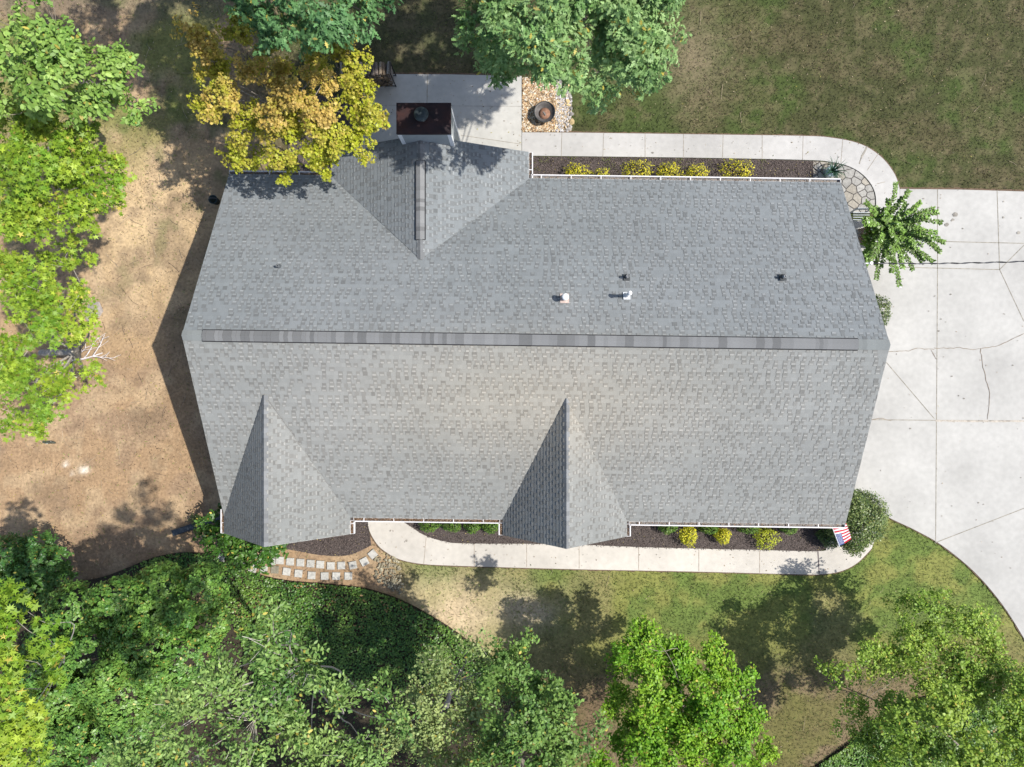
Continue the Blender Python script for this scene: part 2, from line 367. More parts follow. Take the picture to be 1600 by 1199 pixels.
# grass blades coloured like the turf under them
allh = [DRIVE, WALK_F, WALK_R, PATIO, BED_R, BED_F1, BED_F2, GRAVEL, IVY, PEBBLE, FLAG_AREA]
big = G([(-60,-60),(1700,-60),(1700,1260),(-60,1260)]); houseq = G([(330,265),(1330,275),(1335,800),(335,790)])
p = scatter([big], 330000, 9, allh+[houseq]); u = 822+p[:, 0]*F/H; v = 600-p[:, 1]*F/H
gw = np.where((u < 590) & (v > 200), .10, 1.0); gw = np.where((u < 330) & (v < 330), .4, gw); gw = np.where((u > 590) & (u < 800) & (v > 900), .4, gw)
n2 = fbm(p[:, 0], p[:, 1], 1.1, 23)
k = rg.random(len(p)) < gw*(.35+.9*n2); p = p[k]; n = len(p)
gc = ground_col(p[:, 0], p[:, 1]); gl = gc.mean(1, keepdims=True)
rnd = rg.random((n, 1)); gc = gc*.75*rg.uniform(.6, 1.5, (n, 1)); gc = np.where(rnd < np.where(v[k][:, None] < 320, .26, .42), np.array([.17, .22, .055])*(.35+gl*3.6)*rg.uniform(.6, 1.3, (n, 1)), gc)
C = np.column_stack([p, rg.uniform(.015, .035, n)])
TRI = np.array([(-.5,.5),(.5,0),(-.5,-.5)])
tag(poly_array('grass', leaves_V(C, orient(n, rg, .5, .6), rg.normal(0, 1, (n, 3)), rg.uniform(.06, .15, n), rg.uniform(.012, .03, n), TRI), 3, gc, M_grass), 'short dry and green turf blades', 'grass', kind='stuff')
# fallen leaves and straw on the bare soil
p = scatter([G([(-60,-40),(560,-40),(560,900),(-60,960)])], 15000, 12, allh+[houseq]); p2 = scatter([G([(560,870),(1500,900),(1500,1240),(700,1240)]), G([(800,-20),(1600,-20),(1600,290),(900,205)])], 1200, 14, allh); p3 = scatter([DRIVE, WALK_F, WALK_R, PATIO], 220, 15); nz3 = len(p3); p = np.concatenate([p, p2, p3]); n = len(p)
cols = np.array([(.30,.22,.14),(.14,.09,.06),(.45,.36,.24),(.42,.37,.08),(.10,.13,.04)])[rg.choice(5, n, p=[.42,.17,.31,.06,.04])]*rg.uniform(.6, 1.25, (n, 1))
Ls = rg.uniform(.03, .08, n); Ws = Ls*rg.uniform(.25, .7, n)
C = np.column_stack([p, rg.uniform(.025, .045, n)]); C[-nz3:, 2] = rg.uniform(.062, .075, nz3)
tag(poly_array('leaf_litter', leaves_V(C, orient(n, rg, 1, .35), rg.normal(0, 1, (n, 3)), Ls, Ws, DIAM), 4, cols, M_grass), 'small fallen leaves and bits of straw on the soil', 'leaf litter', kind='stuff')
mb = MB()
for k in range(420):
    x, y = p[rg.integers(len(p)-nz3)]; a = rg.uniform(0, 6.28); L = rg.uniform(.12, .6); c = (.36, .29, .21) if rg.random() < .6 else (.15, .11, .08)
    b = rg.normal(0, .03, 2); mb.tube([(x, y, .03), (x+L*.5*math.cos(a)+b[0], y+L*.5*math.sin(a)+b[1], .045), (x+L*math.cos(a), y+L*math.sin(a), .03)], .006, c, 3, False)
tag(mb.build('twigs', M_bark), 'thin dry twigs scattered on the soil', 'twigs', kind='stuff')

# ---------------------------------------------------------------- stones
ICO_V = None
def ico():
    g = (1+5**.5)/2; v = np.array([(-1,g,0),(1,g,0),(-1,-g,0),(1,-g,0),(0,-1,g),(0,1,g),(0,-1,-g),(0,1,-g),(g,0,-1),(g,0,1),(-g,0,-1),(-g,0,1)], float); v /= np.linalg.norm(v[0])
    f = [(0,11,5),(0,5,1),(0,1,7),(0,7,10),(0,10,11),(1,5,9),(5,11,4),(11,10,2),(10,7,6),(7,1,8),(3,9,4),(3,4,2),(3,2,6),(3,6,8),(3,8,9),(4,9,5),(2,4,11),(6,2,10),(8,6,7),(9,8,1)]
    return v, f
IV, IF = ico()
def rocks(mb, p, rmin, rmax, cols, seed, z=.03, flat=.6):
    rg = np.random.default_rng(seed)
    for x, y in p:
        r = rg.uniform(rmin, rmax)*rg.uniform(.7, 1.2); a = rg.uniform(0, 6.28); sc = np.array([1, rg.uniform(.55, .95), flat*rg.uniform(.7, 1)])*r
        v = IV*(1+rg.normal(0, .12, (12, 1)))*sc; c, s = math.cos(a), math.sin(a)
        v = np.column_stack([v[:, 0]*c-v[:, 1]*s+x, v[:, 0]*s+v[:, 1]*c+y, v[:, 2]+z+rg.uniform(0, .02)])
        mb.mesh(v, IF, np.array(cols[rg.integers(len(cols))])*rg.uniform(.7, 1.2))
mb = MB(); mb.prism(GRAVEL, -.05, .03, (.20, .15, .10)); tag(mb.build('gravel_base', M_mulch), 'sandy base under the river gravel', kind='structure')
mb = MB(); q = scatter([GRAVEL], 3600, 21)
warm = [(.52,.40,.25),(.60,.48,.33),(.42,.28,.16),(.66,.60,.50),(.28,.18,.11),(.52,.34,.18)]; cool = [(.50,.49,.50),(.62,.60,.58),(.36,.35,.37),(.46,.42,.38)]
uq = 822+q[:, 0]*F/H; coolk = (uq > 868)
rocks(mb, q[~coolk], .025, .05, warm, 1, .04); rocks(mb, q[coolk], .022, .045, cool+warm[:2], 2, .04)
tag(mb.build('gravel', M_stone), 'tan and grey river gravel under the fire bowl', 'gravel', kind='stuff')
mb = MB(); rocks(mb, scatter([PEBBLE], 330, 22), .035, .075, [(.24,.21,.14),(.34,.31,.22),(.19,.17,.12),(.28,.24,.17)], 3, .03)
tag(mb.build('pebbles', M_stone), 'patch of rounded pebbles beside the front walk', 'pebbles', kind='stuff')
edge = [(880,128,.12),(888,136,.1),(884,145,.13),(890,151,.11),(887,160,.14),(891,157,.1),(892,171,.12),(888,166,.1),(893,180,.11),(889,186,.12),(893,192,.13),(890,198,.1),(889,203,.15)]
nmz = ['topmost','second','third','fourth','fifth','sixth','seventh','eighth','ninth','tenth','eleventh','twelfth','lowest']
for k, (a, b, r) in enumerate(edge):
    mb = MB(); rocks(mb, [P(a, b)[:2]], r*.9, r, [[(.30,.28,.26),(.55,.42,.22),(.22,.2,.19)][k % 3]], 40+k, .05, .5)
    tag(mb.build('edging_stone', M_stone), 'rounded edging stone, %s of the line between gravel bed and lawn' % nmz[k], 'stone', 'edging stones beside the gravel')
mb = MB(); rocks(mb, [P(148, 489)[:2]], .42, .45, [(.42,.37,.33)], 61, .0, .22)
tag(mb.build('flat_rock', M_stone), 'flat grey rock in the soil beside the bright green tree', 'rock')

# crazy paving: clipped voronoi cells
mb = MB(); mb.prism(FLAG_AREA, -.05, ZC-.012, (.10, .09, .085))
sites = scatter([FLAG_AREA], 500, 33); keep = []
for s_ in sites:
    if all(np.linalg.norm(s_-k) > .23 for k in keep): keep.append(s_)
def clip(poly, a, n):
    out = []
    for i in range(len(poly)):
        p, q = poly[i], poly[(i+1) % len(poly)]; dp = np.dot(p-a, n); dq = np.dot(q-a, n)
        if dp <= 0: out.append(p)
        if (dp < 0) != (dq < 0) and dp != dq: out.append(p+(q-p)*dp/(dp-dq))
    return out
rgv = np.random.default_rng(8)
for i, s_ in enumerate(keep):
    poly = [np.array(a, float)+s_ for a in ((-.6,-.6),(.6,-.6),(.6,.6),(-.6,.6))]
    for j, t_ in enumerate(keep):
        if i != j and np.linalg.norm(t_-s_) < 1.4:
            d = t_-s_; L = np.linalg.norm(d); poly = clip(poly, s_+d/2-d/L*.018, d/L)
            if len(poly) < 3: break
    if len(poly) > 2:
        ctr = np.mean(FLAG_AREA, 0)
        for k in range(len(FLAG_AREA)):
            e0 = np.array(FLAG_AREA[k]); e1 = np.array(FLAG_AREA[(k+1) % len(FLAG_AREA)]); nn_ = np.array([e1[1]-e0[1], e0[0]-e1[0]]); nl_ = np.linalg.norm(nn_)
            if nl_ < 1e-5: continue
            nn_ /= nl_
            if np.dot(ctr-e0, nn_) > 0: nn_ = -nn_
            poly = clip(poly, e0-nn_*.012, nn_)
            if len(poly) < 3: break
        if len(poly) < 3: continue
        a = np.array(poly)
        tone = rgv.uniform(.27, .37); col = (tone, tone*.97, tone*.9) if rgv.random() < .6 else (tone*1.0, tone*.92, tone*.78)
        mb.prism([tuple(q_) for q_ in a], 0, ZC+.004, col)
tag(mb.build('flagstone_path', M_stone), 'crazy paving of irregular flagstones between the rear walk and the house', kind='structure')

# stepping stones
ordn = ['first','second','third','fourth','fifth','sixth','seventh','eighth','ninth','tenth','eleventh','twelfth']
rowA = [(424,878,0),(437,876.5,-3),(453,878.5,-3),(469,880,-2),(485,881.5,-4),(500,883,-3),(516.5,885,-1),(533,884.5,2),(551,884,12),(569,878.5,28),(582,867,40)]
rowB = [(346,873,-20),(374.5,884.5,-22),(394.5,889,-15),(411.5,891,-6),(429,891,-3),(447.5,894,-8),(466,897,-5),(486.5,900,-3),(507,901,1),(525,901,-2),(544,901,0)]
def bevel_box(mb, c, hx, hy, z0, z1, rz, col, bv=.012):
    prof = [(1, z0), (1, z1-bv), (1-bv/hx, z1)]; vs = []
    for s_, z in prof:
        for a, b in ((-1,-1),(1,-1),(1,1),(-1,1)):
            x, y = a*hx*s_, b*hy*s_; vs.append((c[0]+x*math.cos(rz)-y*math.sin(rz), c[1]+x*math.sin(rz)+y*math.cos(rz), z))
    mb.mesh(vs, [(i*4+k, i*4+(k+1) % 4, (i+1)*4+(k+1) % 4, (i+1)*4+k) for i in range(2) for k in range(4)]+[(8,9,10,11)], col)
for row, nm in ((rowA, 'upper'), (rowB, 'lower')):
    for k, (a, b, r) in enumerate(row):
        c = P(a, b, .05); mb = MB(); dark = nm == 'lower' and k == 4
        col = (.22, .20, .15) if dark else tuple(np.array([.43, .42, .385])*(.88+.05*(k*7 % 4)))
        bevel_box(mb, c, .15, .15, -.03, .055, R(r), col)
        lab = 'mossy dark square paver in the lower row of stepping stones' if dark else 'pale square stepping stone, %s from the left in the %s row' % (ordn[k], nm)
        tag(mb.build('stepping_stone', M_stone), lab, 'stepping stone', 'stepping stones beside the ivy')

# ---------------------------------------------------------------- house
ZE, ZR = 2.81, 6.03
HB = P(822, 540, 0)
house = empty('house', (0.3, 1.3, 0), label='long house with grey shingle roof, two front gables and a rear gable', cat='house')
TA = math.tan(R(-0.78))
def on_line(x, yc, z): return np.array([x, yc+(x-.305)*TA, z])       # all eaves and the ridge run parallel
eNL, eNR = on_line(-10.54, 7.275, ZE), on_line(11.17, 7.275, ZE); eSL, eSR = on_line(-10.72, -4.84, ZE), on_line(11.33, -4.84, ZE)
rL, rR = on_line(-10.59, 1.34, ZR), on_line(11.20, 1.34, ZR)
rgs = np.random.default_rng(3)
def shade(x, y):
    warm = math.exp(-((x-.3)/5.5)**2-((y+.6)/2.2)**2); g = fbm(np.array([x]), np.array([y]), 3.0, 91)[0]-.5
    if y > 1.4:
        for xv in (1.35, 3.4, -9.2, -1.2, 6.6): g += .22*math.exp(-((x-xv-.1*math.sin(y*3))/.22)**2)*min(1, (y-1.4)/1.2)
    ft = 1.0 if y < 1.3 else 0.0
    return np.array([.97+.095*ft+.24*warm+.15*g, 1+.045*ft+.13*warm+.13*g, 1.03-.02*ft+.0*warm+.13*g])*(1.0+.07*warm)  # front slope: warm fading plus sun glare painted into the colour
def shingles(E0, E1, R1, R0, mb, expo=.143, bright=1.0):
    E0, E1, R1, R0 = [np.array(a, float) for a in (E0, E1, R1, R0)]
    nrm = np.cross(E1-E0, R0-E0); nrm /= np.linalg.norm(nrm); nrm = nrm if nrm[2] > 0 else -nrm
    ed = (E1-E0)/max(np.linalg.norm(E1-E0), 1e-6)
    base0 = (R0-E0)-ed*np.dot(R0-E0, ed); SL = np.linalg.norm(base0); n = int(SL/expo)
    def pt(t, s, h):                              # s measured along the eave direction
        a = E0+(R0-E0)*t; b = E1+(R1-E1)*t; return a+(b-a)*s+nrm*h
    for i in range(n):
        t0, t1 = i/n, (i+1)/n; a0 = pt(t0, 0, 0); b0 = pt(t0, 1, 0); W = max(np.linalg.norm(b0-a0), .05)
        W1 = np.linalg.norm(pt(t1, 1, 0)-pt(t1, 0, 0)); wide = np.dot(E1-E0, R1-R0)
        s = 0.0
        tone_row = rgs.uniform(.96, 1.04)
        x = -rgs.uniform(0, .3)
        A0 = E0+(R0-E0)*t0; A1 = E0+(R0-E0)*t1; B0 = E1+(R1-E1)*t0; B1 = E1+(R1-E1)*t1
        oA0, oA1, oB0, oB1 = [np.dot(q_-E0, ed) for q_ in (A0, A1, B0, B1)]
        lo, hi = min(oA0, oA1, oB0, oB1), max(oA0, oA1, oB0, oB1)
        L0 = (min(oA0, oB0), max(oA0, oB0)); L1 = (min(oA1, oB1), max(oA1, oB1))
        x = lo-rgs.uniform(0, .25); tab = False
        mid0 = A0-ed*oA0; mid1 = A1-ed*oA1
        while x < hi:
            tab = not tab
            wdt = rgs.uniform(.11, .16) if tab else rgs.uniform(.07, .18)
            xa, xb = x, x+wdt; x = xb
            p0a, p0b = min(max(xa, L0[0]), L0[1]), min(max(xb, L0[0]), L0[1]); p1a, p1b = min(max(xa, L1[0]), L1[1]), min(max(xb, L1[0]), L1[1])
            if p0b-p0a < .004 and p1b-p1a < .004: continue
            lam = tab and rgs.random() < .8
            if lam: hgt = .016; c = np.array([.160, .165, .165])*(rgs.uniform(.94, 1.08) if rgs.random() < .85 else .86)
            else: hgt = .010; c = np.array([.196, .207, .211])*rgs.uniform(.95, 1.06)
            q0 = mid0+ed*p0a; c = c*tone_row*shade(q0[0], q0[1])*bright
            lo0 = mid0+ed*p0a+nrm*hgt; lo1 = mid0+ed*p0b+nrm*hgt; up1 = mid1+ed*p1b+nrm*(hgt-.009); up0 = mid1+ed*p1a+nrm*(hgt-.009)
            mb.face([lo0, lo1, up1, up0], c)
            mb.face([mid0+ed*p0a-nrm*.002, mid0+ed*p0b-nrm*.002, lo1, lo0], c*.5)
            if lam and rgs.random() < .93:      # pale highlight painted along the butt edge of a laminated tab
                ya, yb = p0a+.015, p0b-.015; m0 = mid0+(mid1-mid0)*.05; m1 = mid0+(mid1-mid0)*.42
                if yb > ya and L1[0] < ya and yb < L1[1]: mb.face([m0+ed*ya+nrm*(hgt+.003), m0+ed*yb+nrm*(hgt+.003), m1+ed*yb+nrm*(hgt-.000), m1+ed*ya+nrm*(hgt-.000)], np.minimum(c*rgs.uniform(1.35, 1.62), .45))
def slab_under(mb, pts, th=.16, col=(.16, .16, .165)):
    n = len(pts); top = [np.array(p_)-np.array([0, 0, .03]) for p_ in pts]; bot = [p_-np.array([0, 0, th]) for p_ in top]
    mb.mesh(top+bot, [tuple(range(n)), tuple(range(n, 2*n))[::-1]]+[(i, i+n, (i+1) % n+n, (i+1) % n) for i in range(n)], col)
mb = MB()
shingles(eSL, eSR, rR, rL, mb, bright=1.12); shingles(eNR, eNL, rL, rR, mb, bright=1.0)  # front shingles lightened in colour to carry the sun glare
slab_under(mb, [eSL, eSR, rR, rL]); slab_under(mb, [rL, rR, eNR, eNL])
roof = mb.build('roof', M_shin, house)
# front gables
def gable(ridge_b, ridge_f, el_f, el_b, er_b, er_f, name):
    mb = MB(); up = np.array([0, 0, .02])
    shingles(el_b+up, el_f+up, ridge_f+up, ridge_b+up, mb); shingles(er_f+up, er_b+up, ridge_b+up, ridge_f+up, mb, bright=1.0)
    slab_under(mb, [el_f+up, ridge_f+up, ridge_b+up, el_b+up][::-1], .14); slab_under(mb, [er_f+up, ridge_f+up, ridge_b+up, er_b+up], .14)
    g_ = mb.build(name, M_shin, house)
    # hip and ridge caps
    m2 = MB(); d = ridge_f-ridge_b; L = np.linalg.norm(d); d /= L; k = int(L/.15)
    dl = (el_f-ridge_f); dl /= np.linalg.norm(dl); dr = (er_f-ridge_f); dr /= np.linalg.norm(dr)
    for i in range(k):
        a = ridge_b+d*(i/k*L)+up+np.array([0, 0, .014]); b = ridge_b+d*((i+1.02)/k*L)+up+np.array([0, 0, .020]); tn = [.155, .19, .215, .17][rgs.integers(4)]; c = np.array([tn*.96, tn, tn*1.04])
        m2.face([a, a+dl*.15, b+dl*.15, b], c); m2.face([a, b, b+dr*.15, a+dr*.15], c)
    m2.build('ridge_cap', M_shin, g_); return g_
ZG = 5.14
yL = -4.84
gl = dict(rb=P(415, 618, ZG), rf=P(413, 855, ZG), elf=P(351, 834, ZE), erf=P(547, 835, ZE))
gl['rb'][0] = gl['rf'][0]; elb = np.array([gl['elf'][0], -4.60, ZE]); erb = np.array([gl['erf'][0], -4.66, ZE])
gable(gl['rb'], gl['rf'], gl['elf'], elb, erb, gl['erf'], 'gable_roof')
g2 = dict(rb=P(885, 623, 5.1), rf=P(885, 858, 5.1), elf=P(786, 837, ZE), erf=P(979, 839, ZE))
gable(g2['rb'], g2['rf'], g2['elf'], np.array([g2['elf'][0], -4.72, ZE]), np.array([g2['erf'][0], -4.78, ZE]), g2['erf'], 'gable_roof')
ZN = 4.58
nb_, nf_ = P(657, 406, ZN), P(661, 212, ZN); nf_[0] = nb_[0]; nel, ner = P(518, 236, ZE), P(826, 238.5, ZE)
gable(nb_, nf_, ner, np.array([ner[0], eNR[1]+.06, ZE]), np.array([nel[0], eNL[1]-.1, ZE]), nel, 'gable_roof')

# ridge vents
def ridge_vent(a, b, na, nb, parent, wd=.165, h=.06):
    mb = MB(); d = b-a; L = np.linalg.norm(d); d /= L; side = np.cross(d, [0, 0, 1.]); side /= np.linalg.norm(side); x = 0
    sl_ = .45
    def pts(s_, z, w_=wd): return [a+d*s_+side*w_+np.array([0, 0, z-w_*sl_]), a+d*s_+np.array([0, 0, z]), a+d*s_-side*w_+np.array([0, 0, z-w_*sl_])]
    while x < L:
        wdt = min(rgs.choice([.12, .14, .13, .27, .26]), L-x); tn = rgs.choice([.145, .16, .195, .205, .22, .19, .21]); c = np.array([tn*.98, tn*1.0, tn*1.02])
        z = h+rgs.uniform(0, .004); p_, q_ = pts(x, z), pts(x+wdt, z)
        q_ = [k_+np.array([0, 0, .012]) for k_ in q_]; mb.face([p_[0], q_[0], q_[1], p_[1]], c); mb.face([p_[1], q_[1], q_[2], p_[2]], c*.97); mb.face([q_[0], q_[1], q_[1]-np.array([0, 0, .014]), q_[0]-np.array([0, 0, .014])], c*.5); mb.face([q_[1], q_[2], q_[2]-np.array([0, 0, .014]), q_[1]-np.array([0, 0, .014])], c*.5); x += wdt
    blk = (.015, .015, .018)
    for sgn in (1, -1):
        o = side*sgn*(wd+.012)+np.array([0, 0, -wd*sl_]); lo = np.array([0, 0, -.04])
        mb.bar(a+o+np.array([0, 0, h-.03]), b+o+np.array([0, 0, h-.03]), .028, .05, blk)
    for e_ in (a-d*.01, b+d*.01): mb.bar(e_+side*wd+np.array([0, 0, h-wd*sl_-.03]), e_-side*wd+np.array([0, 0, h-wd*sl_-.03]), .02, .05, blk)
    return mb.build('ridge_vent', M_shin, parent)
ra = rL+(rR-rL)*((316-284)/1107); rb = rL+(rR-rL)*((1341-284)/1107)
ridge_vent(ra, rb, 0, 0, roof)
ridge_vent(nb_+(nf_-nb_)*.16, nb_+(nf_-nb_)*.79, 0, 0, roof, .14, .07)
mb = MB()                                             # plain caps on the ridge ends
for a, b in ((rL, ra), (rb, rR)):
    mb = MB(); d = b-a; L = np.linalg.norm(d); d /= L; k = int(L/.14)
    for i in range(k):
        p_ = a+d*(i*L/k); q_ = a+d*((i+1)*L/k); tn = rgs.uniform(.19, .23); c = (tn*.93, tn*1.0, tn*1.0); s1 = np.array([0, .16, -.085]); s2 = np.array([0, -.16, -.085]); u_ = np.array([0, 0, .03])
        mb.face([p_+u_+s2, q_+u_+s2, q_+u_, p_+u_], c); mb.face([p_+u_, q_+u_, q_+u_+s1, p_+u_+s1], c)
    mb.build('ridge_cap', M_shin, roof)

# gutters
def gutter(a, b, out, debris=0.0, seed=1):
    mb = MB(); a = np.array(a, float); b = np.array(b, float); d = b-a; L = np.linalg.norm(d); d /= L; o = np.array(out, float)
    up = np.array([0, 0, 1.]); W = .14; dz = -.02
    def bx(o0, o1, z0, z1, s0=0, s1=L, mi=0): mb.mesh([a+d*s_+o*q_+up*(z_+dz) for s_ in (s0, s1) for q_, z_ in ((o0, z0), (o1, z0), (o1, z1), (o0, z1))], [(0,1,2,3),(7,6,5,4),(0,4,5,1),(1,5,6,2),(2,6,7,3),(3,7,4,0)], (.20, .19, .18), mi)
    bx(0, .012, -.12, .02); bx(W-.022, W+.016, -.12, .0); bx(.012, W-.014, -.12, -.108, 0, L, 1)
    bx(0, W, -.12, .0, -.006, .006); bx(0, W, -.12, .0, L-.006, L+.006)
    x = .35
    while x < L-.1: bx(.012, W-.014, -.02, -.004, x, x+.03); x += 1.06
    g_ = mb.build('gutter', [M_white, M_any], house)
    if debris:
        rgd = np.random.default_rng(seed); n = int(L*330*debris); s_ = rgd.uniform(0, L, n); q_ = rgd.uniform(.01, W-.03, n)
        C = a+d*s_[:, None]+o*q_[:, None]+up*(-.045+dz+rgd.uniform(0, .045, n))[:, None]
        cols = np.array([(.20,.11,.06),(.30,.18,.10),(.12,.08,.05),(.40,.30,.22)])[rgd.integers(0, 4, n)]
        db = poly_array('leaf_debris', leaves_V(C, orient(n, rgd, 1, .6), rgd.normal(0, 1, (n, 3)), rgd.uniform(.03, .07, n), rgd.uniform(.02, .04, n), DIAM), 4, cols, M_grass, g_)
        db['kind'] = 'stuff'
    return g_
n_out = (0, 1, 0); s_out = (0, -1, 0)
ag = g2['elf'][0]-.12; gutter(on_line(gl['erf'][0]+.12, -4.84, ZE), on_line(ag, -4.84, ZE), s_out, 1, 1)
gutter(on_line(3.66, -4.84, ZE), eSR, s_out, .15, 2)
gutter(on_line(.18, 7.275, ZE), eNR, n_out, .1, 3); gutter(eNL, on_line(-7.1, 7.275, ZE), n_out, .2, 4)
gutter(gl['elf']+np.array([0, .0, 0]), elb+np.array([-.02, .85, 0])*np.array([1, .98, 1]), (-1, 0, 0), 1, 5) if False else gutter(gl['elf'], (gl['elf'][0], gl['elf'][1]+.85, ZE), (-1, 0, 0), 1.2, 5)
gutter((gl['erf'][0]+.0, gl['erf'][1], ZE), (gl['erf'][0], -4.87, ZE), (1, 0, 0), 1, 6)
gutter(g2['elf'], (g2['elf'][0], -4.96, ZE), (-1, 0, 0), 1, 7); gutter(g2['erf'], (g2['erf'][0], -4.99, ZE), (1, 0, 0), .2, 8)
gutter((ner[0], eNR[1]+.1, ZE), ner, (1, 0, 0), .2, 9)

# walls
x0, x1 = -10.25, 10.8; yN, yS, ym = 6.85, -4.42, 1.34
mb = MB(); ztop = ZE+.1
def wallprism(pts, col=(.5,)*3): pass
mb.prism([(x0, yS), (x1, yS), (x1, yN), (x0, yN)], 0, ztop-.05)
for xx in (x0, x1):
    mb.mesh([(xx-.06, yS, ztop-.04), (xx+.06, yS, ztop-.04), (xx+.06, yN, ztop-.04), (xx-.06, yN, ztop-.04), (xx-.06, ym, ZR-.24), (xx+.06, ym, ZR-.24)], [(0,4,3),(1,2,5),(0,1,5,4),(3,4,5,2),(0,3,2,1)])
mb.build('wall', M_siding, house)
def gwall(xa, xb, y0_, y1_, xm, zr_):
    mb = MB(); zt = ZE-.02; ya, yb = min(y0_, y1_), max(y0_, y1_)
    mb.prism([(xa, ya), (xb, ya), (xb, yb), (xa, yb)], 0, zt-.1)
    mb.mesh([(xa, ya, zt-.09), (xb, ya, zt-.09), (xm, ya, zr_-.3), (xa, yb, zt-.09), (xb, yb, zt-.09), (xm, yb, zr_-.3)], [(0,1,2),(5,4,3),(0,2,5,3),(2,1,4,5),(0,3,4,1)])
    mb.build('wall', M_siding, house)
gwall(-10.3, -6.55, -5.0, yS-.003, -8.4, ZG); gwall(-.5, 3.25, -5.05, yS-.003, 1.3, 5.1); gwall(-6.2, -.25, 7.9, yN+.003, -3.4, ZN)
def window(x, y, z, wd, ht, dy):
    mb = MB(); o = .03*dy; a, b = sorted((y+o, y+o*2.5))
    for lo, hi in (((x-wd/2-.08, a, z-.08), (x+wd/2+.08, b, z)), ((x-wd/2-.08, a, z+ht), (x+wd/2+.08, b, z+ht+.08)), ((x-wd/2-.08, a, z), (x-wd/2, b, z+ht)), ((x+wd/2, a, z), (x+wd/2+.08, b, z+ht)), ((x-.02, a, z), (x+.02, b, z+ht))): mb.box(lo, hi)
    f_ = mb.build('window', M_trim, house); m2 = MB(); a, b = sorted((y, y+o)); m2.box((x-wd/2, a, z), (x+wd/2, b, z+ht)); m2.build('pane', M_glass, f_)
for x in (-4.8, -2.0, 5.3, 8.2): window(x, yS, .9, 1.1, 1.3, -1)
for x in (-8.4, 1.3): window(x, -5.03, .9, 1.3, 1.3, -1)
for x in (3, 6, 9): window(x, yN, .9, 1.1, 1.3, 1)
mb = MB(); mb.box((-5.9+0.2, yS-.05, .05), (-5.0+.1, yS-.004, 2.15), (.25, .05, .04)); dr = mb.build('door', M_any, house)
mb = MB(); mb.tube([(-5.0, yS-.05, 1.0), (-5.0, yS-.11, 1.0)], .025, (.5, .45, .3), 8); mb.build('handle', M_metal, dr)
for yy in (-2.2, 1.6):
    mb = MB()
    for k in range(4): mb.box((x1+.005, yy-1.25, .05+k*.55), (x1+.04, yy+1.25, .05+k*.55+.54), (.78, .78, .78))
    mb.build('garage_door', M_any, house)
# soffit and rake boards
mb = MB()
for a, b in ((eSL, rL), (rL, eNL), (eSR, rR), (rR, eNR)):
    mb = MB(); mb.bar(a-np.array([0, 0, .16]), b-np.array([0, 0, .16]), .03, .14); mb.build('rake_board', M_trim, house)
for a, b, c_ in ((gl['elf'], gl['rf'], gl['erf']), (g2['elf'], g2['rf'], g2['erf']), (nel, nf_, ner)):
    for q_ in (a, c_): mb = MB(); mb.bar(q_-np.array([0, 0, .14]), b-np.array([0, 0, .14]), .03, .14); mb.build('rake_board', M_trim, house)

# chimney chase
zt = 5.3; s_ = (H-zt)/F; cx0, cx1 = (621-822)*s_, (703-822)*s_; cy0, cy1 = (600-208)*s_, (600-163)*s_
mb = MB(); z = 0
while z < zt-.02:
    z2 = min(z+.16, zt-.02); k = 0.010
    vs = [(cx0-k, cy0-k, z), (cx1+k, cy0-k, z), (cx1+k, cy1+k, z), (cx0-k, cy1+k, z), (cx0, cy0, z2), (cx1, cy0, z2), (cx1, cy1, z2), (cx0, cy1, z2)]
    mb.mesh(vs, [(0,3,2,1),(4,5,6,7),(0,1,5,4),(1,2,6,5),(2,3,7,6),(3,0,4,7)], (.5,)*3); z = z2
chim = mb.build('chimney', M_siding, house)
mb = MB()
for a in (cx0, cx1):
    for b in (cy0, cy1):
        sx = 1 if a == cx0 else -1; sy = 1 if b == cy0 else -1
        mb.box((min(a-sx*.022, a+sx*.10), min(b-sy*.022, b+sy*.012), 0), (max(a-sx*.022, a+sx*.10), max(b-sy*.022, b+sy*.012), zt-.03)); mb.box((min(a-sx*.022, a+sx*.012), min(b+sy*.0121, b+sy*.10), 0), (max(a-sx*.022, a+sx*.012), max(b+sy*.0121, b+sy*.10), zt-.03))
mb.build('corner_board', M_trim, chim)
rust = attr_mat('rusted sheet', .6, 3.5, .55, .3, .01, metal=.3)
def rust_fix():
    m = rust; n = m.node_tree; nz = n.nodes.new('ShaderNodeTexNoise'); nz.inputs['Scale'].default_value = 2.2; nz.inputs['Detail'].default_value = 8
    tc = n.nodes.new('ShaderNodeTexCoord'); n.links.new(tc.outputs['Object'], nz.inputs['Vector'])
    cr = n.nodes.new('ShaderNodeValToRGB'); e = cr.color_ramp.elements; e[0].position = .35; e[0].color = (.022, .017, .02, 1); e[1].position = .72; e[1].color = (.06, .027, .024, 1)
    e2 = cr.color_ramp.elements.new(.5); e2.color = (.038, .022, .023, 1)
    n.links.new(nz.outputs[0], cr.inputs[0]); n.links.new(cr.outputs[0], n.nodes['Principled BSDF'].inputs['Base Color'])
rust_fix()
mb = MB(); cxm, cym = (cx0+cx1)/2, (cy0+cy1)/2; e_ = .035
vs = [(cx0-e_, cy0-e_, zt-.10), (cx1+e_, cy0-e_, zt-.10), (cx1+e_, cy1+e_, zt-.10), (cx0-e_, cy1+e_, zt-.10), (cx0-e_, cy0-e_, zt), (cx1+e_, cy0-e_, zt), (cx1+e_, cy1+e_, zt), (cx0-e_, cy1+e_, zt), (cxm-.1, cym-.1, zt+.05), (cxm+.1, cym-.1, zt+.05), (cxm+.1, cym+.1, zt+.05), (cxm-.1, cym+.1, zt+.05)]
